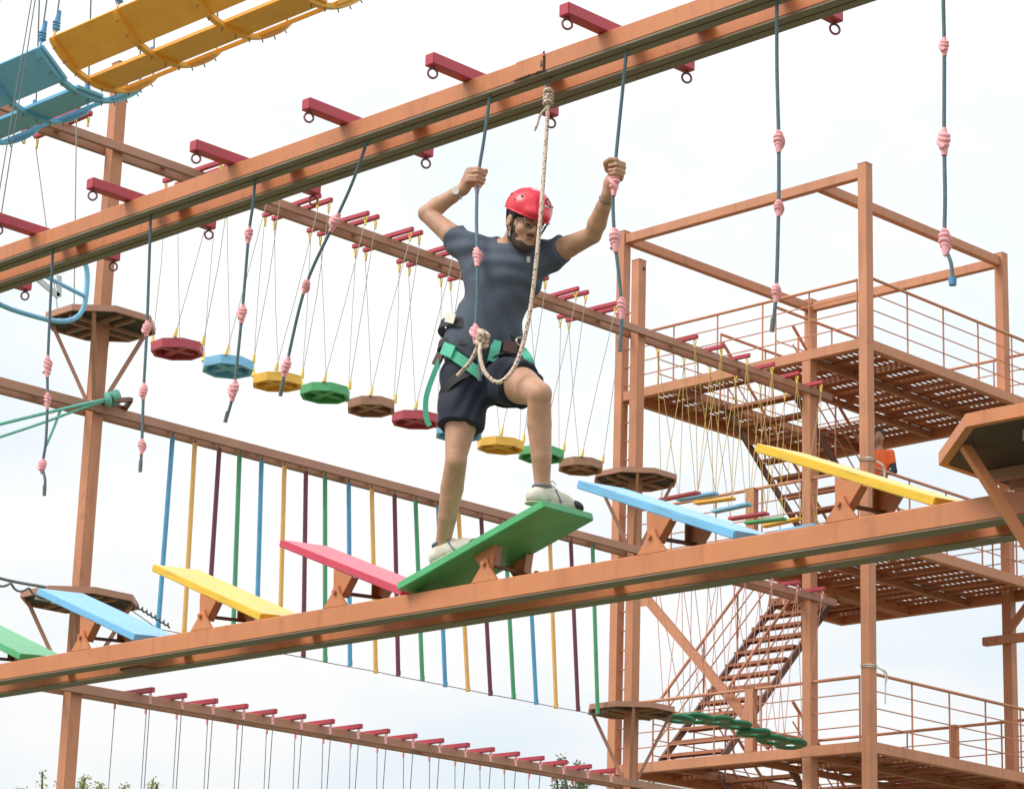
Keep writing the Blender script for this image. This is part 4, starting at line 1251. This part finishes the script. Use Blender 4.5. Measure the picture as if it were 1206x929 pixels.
# arms
def mid(a, b, t): return a + (b - a) * t
F.chain([J['rsh'], mid(J['rsh'], J['rel'], .45), J['rel']], [.055, .049, .038], .008)
F.chain([J['rel'], mid(J['rel'], J['rwr'], .3), mid(J['rel'], J['rwr'], .7), J['rwr']], [.037, .041, .032, .025], .008)
F.chain([J['lsh'], mid(J['lsh'], J['lel'], .45), J['lel']], [.055, .049, .039], .008)
F.chain([J['lel'], mid(J['lel'], J['lwr'], .3), mid(J['lel'], J['lwr'], .7), J['lwr']], [.038, .042, .033, .026], .008)
grip_hand(F, J['rha'], (.08, .0, 1), J['rwr'], 1)
grip_hand(F, J['lha'], (.05, .02, 1), J['lwr'], -1)
# legs
F.chain([J['rhip'], mid(J['rhip'], J['rkn'], .55), J['rkn'] + V3(0, .0, .03)], [.088, .072, .050], .01)
F.chain([J['rkn'], mid(J['rkn'], J['ran'], .30) + V3(0, .018, 0), mid(J['rkn'], J['ran'], .65), J['ran']], [.049, .051, .043, .031], .006)
F.ell(J['rkn'] + V3(.0, -.018, .0), (.032, .030, .042), k=.02)
F.chain([J['lhip'], mid(J['lhip'], J['lkn'], .55), J['lkn']], [.092, .080, .054], .01)
F.chain([J['lkn'], mid(J['lkn'], J['lan'], .30) + V3(-.004, .022, 0), mid(J['lkn'], J['lan'], .65) + V3(0, .006, 0), J['lan']], [.051, .053, .044, .032], .006)
F.ell(J['lkn'] + V3(.008, -.014, .0), (.036, .032, .038), k=.02)
# heels and forefeet inside the shoes
XD = unit((.7185, -.6955, 0.0))
def foot_frame(ankle, yaw, slope):
    c, s = math.cos(yaw), math.sin(yaw)
    f = unit((XD[0] * c - XD[1] * s, XD[0] * s + XD[1] * c, slope)); l = unit(np.cross((0, 0, 1), f)); u = np.cross(f, l)
    return ankle, f, l, u
FR = foot_frame(J['ran'], .30, .25); FL = foot_frame(J['lan'], 1.30, -.05)
for (an, f, l, u) in (FR, FL):
    F.chain([an, an - u * .045 + f * .02, an - u * .055 + f * .12], [.034, .034, .026], .02)
body = link('body', F.mesh('body', 2), 'skin', man)

# shirt
F = Field((-.48, -.40, .62), (.34, .28, 1.55), .0085)
ch = unit(J['rel'] - J['rsh']); se_r = V3(-.315, -.012, 1.405)
F.ell((-.078, -.075, 1.195), (.180, .118, .155), k=.05)
F.cone(J['rsh'] + V3(.02, 0, -.005), J['lsh'] + V3(-.02, 0, -.005), .070, .066, .05)
F.cone((-.085, -.07, 1.16), (-.165, -.03, .88), .145, .146, .04)
F.ell((-.165, -.028, .88), (.172, .136, .19), k=.05)
F.ell((-.02, -.11, 1.22), (.10, .085, .10), k=.06)
F.cone(J['rsh'], mid(J['rsh'], J['rel'], .50), .072, .064, .04, cut=[(mid(J['rsh'], J['rel'], .40), ch)])
cl = unit(J['lel'] - J['lsh'])
F.cone(J['lsh'], mid(J['lsh'], J['lel'], .50), .070, .062, .04, cut=[(mid(J['lsh'], J['lel'], .33), cl)])
F.cone(J['neck'] + V3(-.01, .02, -.05), J['neck'] + V3(-.005, .015, -.012), .085, .070, .04)
def cloth(X, Y, Z):
    w = .35 + .65 * np.clip((1.12 - Z) / .3, 0, 1)
    a = np.abs(np.sin(13 * Z + 21 * X + 6 * np.sin(7 * X + 9 * Z) + 4 * Y)) ** 1.6
    b = np.abs(np.sin(19 * X - 13 * Z + 4 * np.sin(8 * Z + 6 * X) + 3)) ** 1.8
    return .003 * w * (.5 - a) + .009 * (.45 - b) + .002 * np.sin(70 * X + 45 * Z)
F.wrinkle(cloth)
F.cone(J['neck'] + V3(0, .0, .02), J['neck'] + V3(.012, -.03, .10), .064, .07, .012, op='s')
F.cutall((-.165, 0, .762), (-.20, -.05, -1))
link('t_shirt', F.mesh('t_shirt', 2), 'shirt', man)
# small chest mark
MB().box(-.008, .008, -.001, .001, -.014, .014).build('chest_mark', 'rope_thin', man, loc=(.035, -.205, 1.235), rot=(0, 0, .25))

# shorts
F = Field((-.42, -.42, .38), (.18, .24, .95), .0085)
F.ell((-.160, -.005, .76), (.165, .130, .135), k=.05)
hr = mid(J['rhip'], J['rkn'], .60); dr = unit(J['rkn'] - J['rhip'])
F.cone(J['rhip'], hr + dr * .08, .112, .098, .05, cut=[(hr, dr)])
hl = mid(J['lhip'], J['lkn'], .52); dl = unit(J['lkn'] - J['lhip'])
F.cone(J['lhip'], hl + dl * .08, .115, .102, .05, cut=[(hl, dl)])
F.wrinkle(lambda X, Y, Z: .008 * (.5 - np.abs(np.sin(22 * Z + 12 * X + 5 * np.sin(13 * X + 4 * Y))) ** 1.5) + .007 * (.5 - np.abs(np.sin(17 * X - 8 * Z + 9 * Y)) ** 1.7) - .003)
F.cutall((-.16, 0, .815), (.22, 0, 1))
link('shorts', F.mesh('shorts', 2), 'shorts', man)

# shoes
def shoe(fr):
    an, f, l, u = fr
    A = np.array([f, l, u])
    o = an - u * .075
    def S(x, y, z): return o + f * (x * .90) + l * (y * .92) + u * z
    fld = Field(an - .26, an + .26, .006)
    fld.chain([S(-.045, 0, .035), S(.05, 0, .038), S(.13, .004, .032), S(.185, .004, .026)], [.036, .036, .040, .030], .02)
    fld.cone(S(-.02, 0, .04), S(-.004, 0, .080), .038, .036, .02)
    fld.cone(S(.02, 0, .06), S(.10, 0, .045), .036, .034, .02)
    fld.cone(S(-.004, 0, .075), S(-.010, 0, .13), .030, .034, .008, op='s')
    fld.cutall(S(0, 0, .016), -u)
    fld.cutall(S(-.004, 0, .098), u - f * .25)
    sh = link('shoe', fld.mesh('shoe', 2), 'shoe', man)
    fld = Field(an - .26, an + .26, .006)
    fld.chain([S(-.047, 0, .020), S(.05, 0, .020), S(.13, .004, .020), S(.188, .004, .024)], [.040, .038, .044, .034], .02)
    fld.cutall(S(0, 0, .020), u - f * .12); fld.cutall(S(0, 0, 0.001), -u)
    link('sole', fld.mesh('sole', 2), 'midsole', sh)
    fld = Field(an - .26, an + .26, .006)
    fld.ell(S(.180, .004, .028), (.048, .046, .033), A, .01)
    fld.cutall(S(.165, 0, 0), -f - u * .3); fld.cutall(S(0, 0, .018), -u)
    link('toe_cap', fld.mesh('toe_cap', 2), 'sole', sh)
    lc = MB()
    for i in range(5):
        x = .030 + i * .018; z = .112 - i * .0090
        lc.tube([S(x, -.030, z - .014), S(x + .006, 0, z), S(x, .030, z - .014)], .0042, 5)
    lc.tube(smooth_path([S(.025, 0, .10), S(.03, -.035, .115), S(.045, -.045, .095)], 4), .003, 5)
    lc.tube(smooth_path([S(.025, 0, .10), S(.035, .03, .12), S(.05, .035, .10)], 4), .003, 5)
    lc.build('lace', 'lace', sh)
    stripe = MB()
    for sd in (-1, 1):
        stripe.tube([S(.082, sd * .045, .026), S(.066, sd * .043, .050), S(.052, sd * .034, .078)], .005, 5)
    stripe.build('side_stripe', 'sock', sh)
    MB().torus(Vector(an + u * .012 - f * .004), Vector(u), .037, .008, 18, 7).build('sock_cuff', 'sock', man)
shoe(FR); shoe(FL)

# hair, beard
F = Field(HD['lo'], HD['hi'], .0045)
F.ell(H(0, -.016, .034), (.086, .104, .090), HA, .01)
F.cutall(H(0, .066, .02), fw - upv * .5)
for s in (-1, 1):
    F.ell(H(s * .060, .045, -.045), (.050, .034, .060), HA, .008, op='s')
    F.ell(H(s * .085, -.004, -.018), (.022, .024, .030), HA, .008, op='s')
F.cutall(H(0, -.02, -.055), -upv)
link('hair', F.mesh('hair', 2), 'hair', man)
F = Field(HD['lo'], HD['hi'], .004)
F.ell(H(0, .0225, -.032), (.0640, .0712, .0780), HA, .02)
F.ell(H(0, .054, -.090), (.037, .033, .029), HA, .02)
F.cone(H(-.046, .011, -.071), H(-.012, .061, -.096), .0250, .0230, .02); F.cone(H(.046, .011, -.071), H(.012, .061, -.096), .0250, .0230, .02)
F.ell(H(0, .088, -.026), (.058, .066, .052), HA, .008, op='s')
F.ell(H(0, .100, -.0630), (.021, .026, .012), HA, .005, op='s')
F.cutall(H(0, .002, 0), -fw)
F.cutall(H(0, 0, -.012), upv - fw * .15)
link('beard', F.mesh('beard', 1), 'beard', man)
mo = MB()
mo.tube(smooth_path([H(-.028, .076, -.060), H(-.014, .0895, -.048), H(0, .0935, -.0455), H(.014, .0895, -.048), H(.028, .076, -.060)], 5), [.003 + .0022 * math.sin(math.pi * i / 20) for i in range(21)], 6)
mo.build('moustache', 'beard', man)
ey = MB()
for s in (-1, 1):
    ey.tube(smooth_path([H(s * .020, .0945, -.002), H(s * .032, .0955, -.0045), H(s * .044, .089, -.001)], 4), .0028, 6)
ey.build('eyelid_line', 'hair', man)
lp = MB(); lp.tube(smooth_path([H(-.019, .0865, -.0635), H(0, .0945, -.0625), H(.019, .0865, -.0635)], 4), .0038, 6); lp.build('lips', 'lips', man)
eb = MB()
for s in (-1, 1):
    eb.tube(smooth_path([H(s * .013, .0935, .020), H(s * .030, .0925, .0265), H(s * .048, .080, .020)], 4), .0035, 6)
eb.build('eyebrow', 'hair', man)

# spectacles
gl = MB()
for s in (-1, 1):
    pts = []
    for i in range(20):
        a = 2 * math.pi * i / 20
        c, q = math.cos(a), math.sin(a)
        pts.append(H(s * .033 + .0235 * c, .103 - .010 * abs(s * .033 + .0235 * c) / .05, .000 + .0155 * q))
    gl.tube(pts, .0018, 6, closed=True)
    gl.tube([H(s * .055, .091, .004), H(s * .071, .055, .006), H(s * .078, .005, .006)], .0020, 6)
gl.tube([H(-.010, .101, .004), H(0, .105, .006), H(.010, .101, .004)], .0016, 6)
gl.build('spectacles', 'black', man)

# helmet: shell, rim, vents, worn stickers, straps
F = Field(HD['lo'] - .03, HD['hi'] + .03, .0048)
hc = H(0, -.012, .062)
F.ell(hc, (.104, .124, .100), HA, .01)
F.ell(H(0, .090, .050), (.060, .045, .028), HA, .03)
F.ell(hc - upv * .012, (.095, .115, .092), HA, .006, op='s')
F.cutall(H(0, .0, .036), -upv - fw * .10)
hm = link('helmet', F.mesh('helmet', 2), 'helmet', man)
rim = MB()
pts = []
for i in range(48):
    a = 2 * math.pi * i / 48
    x, y = .103 * math.sin(a), .123 * math.cos(a) - .010
    pts.append(H(x * .985, y * .985 + (.008 if math.cos(a) > .7 else 0), .0375 - .10 * y))
rim.tube(smooth_path(pts + pts[:1], 2)[:-1], .0045, 6, closed=True); rim.build('helmet_rim', 'helmet', hm)
def on_helm(az, el, out=.0015):
    d = lt * (math.sin(az) * math.cos(el)) + fw * (math.cos(az) * math.cos(el)) + upv * math.sin(el)
    q = HA @ d
    t = 1 / math.sqrt((q[0] / .104) ** 2 + (q[1] / .124) ** 2 + (q[2] / .100) ** 2)
    return hc + d * (t + out), d
for az, el, r in ((-.95, .42, .0065), (-1.25, .20, .004), (-1.9, .42, .0065), (.95, .42, .0065), (1.9, .42, .006)):
    p, d = on_helm(az, el, -.001); p2 = p + d * .0035
    MB().tube([p, p2], r, 10).build('vent_hole', 'helmet_dark', hm)
def helm_patch(name, mat, az0, az1, el0, el1, out, n=8):
    mb = MB(); vs = []
    for i in range(n + 1):
        for j in range(n + 1):
            vs.append(on_helm(az0 + (az1 - az0) * i / n, el0 + (el1 - el0) * j / n, out)[0])
    mb.add(vs, [(i * (n + 1) + j, (i + 1) * (n + 1) + j, (i + 1) * (n + 1) + j + 1, i * (n + 1) + j + 1) for i in range(n) for j in range(n)], True)
    return mb.build(name, mat, hm)
helm_patch('crown_sticker', 'sticker', -.75, -.10, .98, 1.14, .0018)
def helm_disc(name, mat, az, el, r, out, r_in=0.0):
    c, d = on_helm(az, el, out); e = unit(np.cross(d, upv)); g = np.cross(e, d)
    mb = MB()
    N = 18
    o_ = [on_helm(az + r * 9 * math.cos(2 * math.pi * i / N) / 1.0, el + r * 9 * math.sin(2 * math.pi * i / N), out)[0] for i in range(N)]
    i_ = [on_helm(az + max(r_in, .0001) * 9 * math.cos(2 * math.pi * i / N), el + max(r_in, .0001) * 9 * math.sin(2 * math.pi * i / N), out)[0] for i in range(N)]
    mb.add(list(o_) + list(i_), [(i, (i + 1) % N, N + (i + 1) % N, N + i) for i in range(N)], True)
    return mb.build(name, mat, hm)
helm_disc('front_emblem', 'helmet_dark', .38, .50, .024, .0018, .017)
helm_disc('front_badge', 'label_white', .22, .16, .022, .0018)
helm_disc('badge_mark', 'helmet_dark', .22, .16, .012, .0026, .006)
helm_patch('badge_tab', 'label_white', -.16, -.02, .06, .13, .0018, 4)
st = MB()
for s in (-1, 1):
    st.tube(smooth_path([H(s * .088, .040, .034), H(s * .074, .034, -.030), H(s * .064, .030, -.070), H(s * .034, .040, -.112), H(0, .048, -.122)], 5), .0042, 6)
    st.tube(smooth_path([H(s * .090, -.040, .034), H(s * .080, -.010, -.035), H(s * .066, .026, -.068)], 5), .0038, 6)
st.build('chin_strap', 'black', hm)
MB().bar(H(-.071, .020, -.058), H(-.066, .026, -.080), .007, .014).build('strap_buckle', 'metal', hm)

# watch and bracelet
wd = unit(J['rwr'] - J['rel']); wp = mid(J['rel'], J['rwr'], .84)
wt = MB(); wt.torus(Vector(wp), Vector(wd), .0300, .0052, 22, 6); wo = wt.build('watch_strap', 'metal', man)
fr_ = unit(np.cross(wd, unit(np.cross(V3(0, -1, .2), wd))))
fd = unit(V3(.25, -1, .15) - wd * (V3(.25, -1, .15) @ wd))
MB().tube([wp + fd * .030, wp + fd * .040], .016, 14).build('watch_face', 'label_white', wo)
bd = unit(J['lwr'] - J['lel']); bp = mid(J['lel'], J['lwr'], .88)
MB().torus(Vector(bp), Vector(bd), .0300, .004, 22, 6).build('bracelet', 'cable', man)

# harness: waist belt, leg loops, green straps
def band(c, axis, rx, ry, w, t, name, mat, parent, e=None, a0=0.0, a1=2 * math.pi, N=36):
    c, ax = np.array(c), unit(axis)
    e = unit(np.array(e) - ax * (np.array(e) @ ax)); g = np.cross(ax, e)
    vs, fs = [], []
    closed = a1 - a0 > 6.2
    m = N if closed else N + 1
    for i in range(m):
        a = a0 + (a1 - a0) * i / N
        d = e * (rx * math.cos(a)) + g * (ry * math.sin(a))
        nn = unit(e * math.cos(a) / rx + g * math.sin(a) / ry)
        for dz, dn in ((-w / 2, 0), (w / 2, 0), (w / 2, t), (-w / 2, t)):
            vs.append(c + d + ax * dz + nn * dn)
    for i in range(N):
        j = (i + 1) % m
        for q in range(4): fs.append((i * 4 + q, i * 4 + (q + 1) % 4, j * 4 + (q + 1) % 4, j * 4 + q))
    if not closed: fs += [(0, 1, 2, 3), tuple(m * 4 - 4 + q for q in range(4))]
    return MB().add(vs, fs).build(name, mat, parent)
hn = band((-.168, -.012, .915), (.30, .06, 1), .192, .158, .046, .007, 'waist_belt', 'harness', man, (1, 0, 0))
band((-.163, -.008, .845), (.16, .05, 1), .194, .160, .040, .007, 'hip_belt', 'harness', man, (1, 0, 0))
bw = np.array((.30, .06, 1)); bw = unit(bw)
lp_ = V3(-.305, -.142, .972)
o = MB().box(-.026, .026, -.003, .003, -.022, .022).build('belt_label', 'label_white', man, loc=tuple(lp_), rot=(.0, .35, -.62))
tr1 = mid(J['rhip'], J['rkn'], .12); tl1 = mid(J['lhip'], J['lkn'], .20)
band(tr1 + V3(.005, 0, -.01), dr + V3(.55, -.15, .1), .122, .128, .044, .006, 'leg_loop', 'harness', man, (1, 0, 0))
band(tl1 + V3(0, 0, 0), dl + V3(-.3, .0, -.1), .126, .122, .044, .006, 'leg_loop', 'harness', man, (1, 0, 0))
def ribbon(pts, w, t, name, mat, up=(0, 0, 1)):
    mb = MB(); P = smooth_path(pts, 5)
    vs, fs = [], []
    upv_ = Vector(up)
    for i, p in enumerate(P):
        d = (P[min(i + 1, len(P) - 1)] - P[max(i - 1, 0)]).normalized()
        a = d.cross(upv_).normalized(); b = a.cross(d)
        for u, v in ((-1, -1), (1, -1), (1, 1), (-1, 1)): vs.append(p + a * (u * t / 2) + b * (v * w / 2))
    for i in range(len(P) - 1):
        for q in range(4): fs.append((i * 4 + q, i * 4 + (q + 1) % 4, (i + 1) * 4 + (q + 1) % 4, (i + 1) * 4 + q))
    n = len(P) * 4
    fs += [(0, 1, 2, 3), (n - 4, n - 3, n - 2, n - 1)]
    return mb.add(vs, fs).build(name, mat, man)
ribbon([(-.325, -.105, .835), (-.275, -.143, .795), (-.215, -.158, .750), (-.155, -.160, .705)], .046, .005, 'green_leg_strap', 'strap_green', (.3, -.2, 1))
ribbon([(-.335, -.100, .845), (-.285, -.148, .812)], .056, .010, 'green_buckle_tab', 'strap_green', (.3, -.2, 1))
ribbon([(-.095, -.170, .865), (-.102, -.180, .815), (-.112, -.178, .765)], .044, .006, 'green_buckle_tab', 'strap_green', (1, .2, .1))
ribbon([(.018, -.150, .835), (.045, -.175, .79), (.06, -.17, .75)], .040, .005, 'green_leg_strap', 'strap_green', (1, .2, .1))
ribbon([(-.345, -.075, .80), (-.37, -.085, .73), (-.40, -.09, .62), (-.397, -.085, .53), (-.38, -.08, .49)], .024, .003, 'dangling_strap', 'strap_green', (1, .25, .0))
MB().box(-.02, .02, -.006, .006, -.03, .03).build('brown_buckle', 'harness_brown', man, loc=(-.355, -.07, .80), rot=(0, .5, -.6))
MB().box(-.03, .03, -.006, .006, -.026, .026).build('brown_buckle', 'harness_brown', man, loc=(-.035, -.178, .835), rot=(0, .1, .25))
MB().torus((.01, -.16, .865), (.5, -.8, .2), .022, .004, 16, 6).build('metal_ring', 'metal', man)
MB().torus((-.165, -.165, .86), (.8, .2, .1), .030, .005, 16, 6, (1, 1.3)).build('belay_loop', 'harness', man)

# ------------------------------------------------------------------ person in orange behind the tower post
PO = Vector((-23.60, 32.22, 10.512))
po = thing('person', 'person in orange shirt and dark trousers leaning on the tower railing', 'person', PO, RZ - .25)
po.scale = (.86, .9, 1)
k_ = 1.10
def Q(x, y, z): return V3(x, y, z) * k_
F = Field((-.45, -.45, 0), (.45, .3, 2.05), .014)
F.ell(Q(.0, -.02, 1.62), Q(.075, .09, .11), k=.02); F.ell(Q(0, -.05, 1.57), Q(.055, .06, .07), k=.02); F.cone(Q(0, -.10, 1.60), Q(0, -.125, 1.575), .012, .016, .01)
F.cone(Q(0, 0, 1.40), Q(0, -.01, 1.56), .06, .055, .03); F.ell(Q(0, 0, 1.2), Q(.16, .1, .25), k=.05); F.ell(Q(0, 0, .95), Q(.15, .1, .14), k=.05)
for s in (-1, 1):
    F.ell(Q(s * .075, 0, 1.60), Q(.01, .02, .03), k=.01)
    F.chain([Q(s * .19, 0, 1.36), Q(s * .25, -.06, 1.10), Q(s * .12, -.22, 1.02)], [.055, .042, .03], .03)
    F.ell(Q(s * .09, -.25, 1.02), Q(.035, .05, .03), k=.02)
    for i in range(4): F.cone(Q(s * (.10 - .018 * i), -.27, 1.025), Q(s * (.10 - .018 * i), -.315, 1.0), .011, .009, .006)
    F.cone(Q(s * .12, -.23, 1.03), Q(s * .145, -.27, 1.01), .012, .010, .006)
    F.chain([Q(s * .09, 0, .92), Q(s * .10, -.02, .50), Q(s * .10, .01, .10)], [.09, .06, .045], .04)
    F.chain([Q(s * .10, .02, .05), Q(s * .11, -.16, .04)], [.045, .036], .03)
F.cutall((0, 0, .004), (0, 0, -1))
link('body', F.mesh('body', 1), 'skin_far', po)
F = Field((-.45, -.45, .8), (.45, .3, 1.65), .014)
F.ell(Q(0, 0, 1.2), Q(.178, .118, .26), k=.05); F.cone(Q(-.17, 0, 1.36), Q(.17, 0, 1.36), .075, .075, .05)
for s in (-1, 1): F.cone(Q(s * .19, 0, 1.36), Q(s * .235, -.04, 1.16), .075, .062, .03, cut=[(Q(s * .23, -.04, 1.19), (s * .3, -.2, -1))])
F.cutall(Q(0, 0, 1.425), (0, -.3, 1)); F.cutall(Q(0, 0, .96), (0, 0, -1))
link('shirt', F.mesh('shirt', 1), 'orange_cloth', po)
F = Field((-.45, -.45, .8), (.45, .3, 1.4), .014)
for s in (-1, 1): F.chain([Q(s * .228, -.03, 1.20), Q(s * .252, -.06, 1.09), Q(s * .19, -.14, 1.05)], [.060, .053, .045], .02)
link('dark_sleeve', F.mesh('dark_sleeve', 1), 'dark_cloth', po)
F = Field((-.35, -.35, 0), (.35, .3, 1.15), .014)
F.ell(Q(0, 0, .93), Q(.162, .115, .13), k=.04)
for s in (-1, 1): F.chain([Q(s * .09, 0, .90), Q(s * .10, -.02, .50), Q(s * .10, .01, .10)], [.105, .082, .07], .03)
F.cutall(Q(0, 0, .06), (0, 0, -1))
link('trousers', F.mesh('trousers', 1), 'dark_cloth', po)
F = Field((-.2, -.25, 1.6), (.2, .2, 2.05), .010)
F.ell(Q(.0, -.01, 1.65), Q(.086, .098, .10), k=.02); F.cutall(Q(0, -.06, 1.63), (0, -1, -.7)); F.cutall(Q(0, 0, 1.58), (0, 0, -1))
link('hair', F.mesh('hair', 1), 'hair', po)
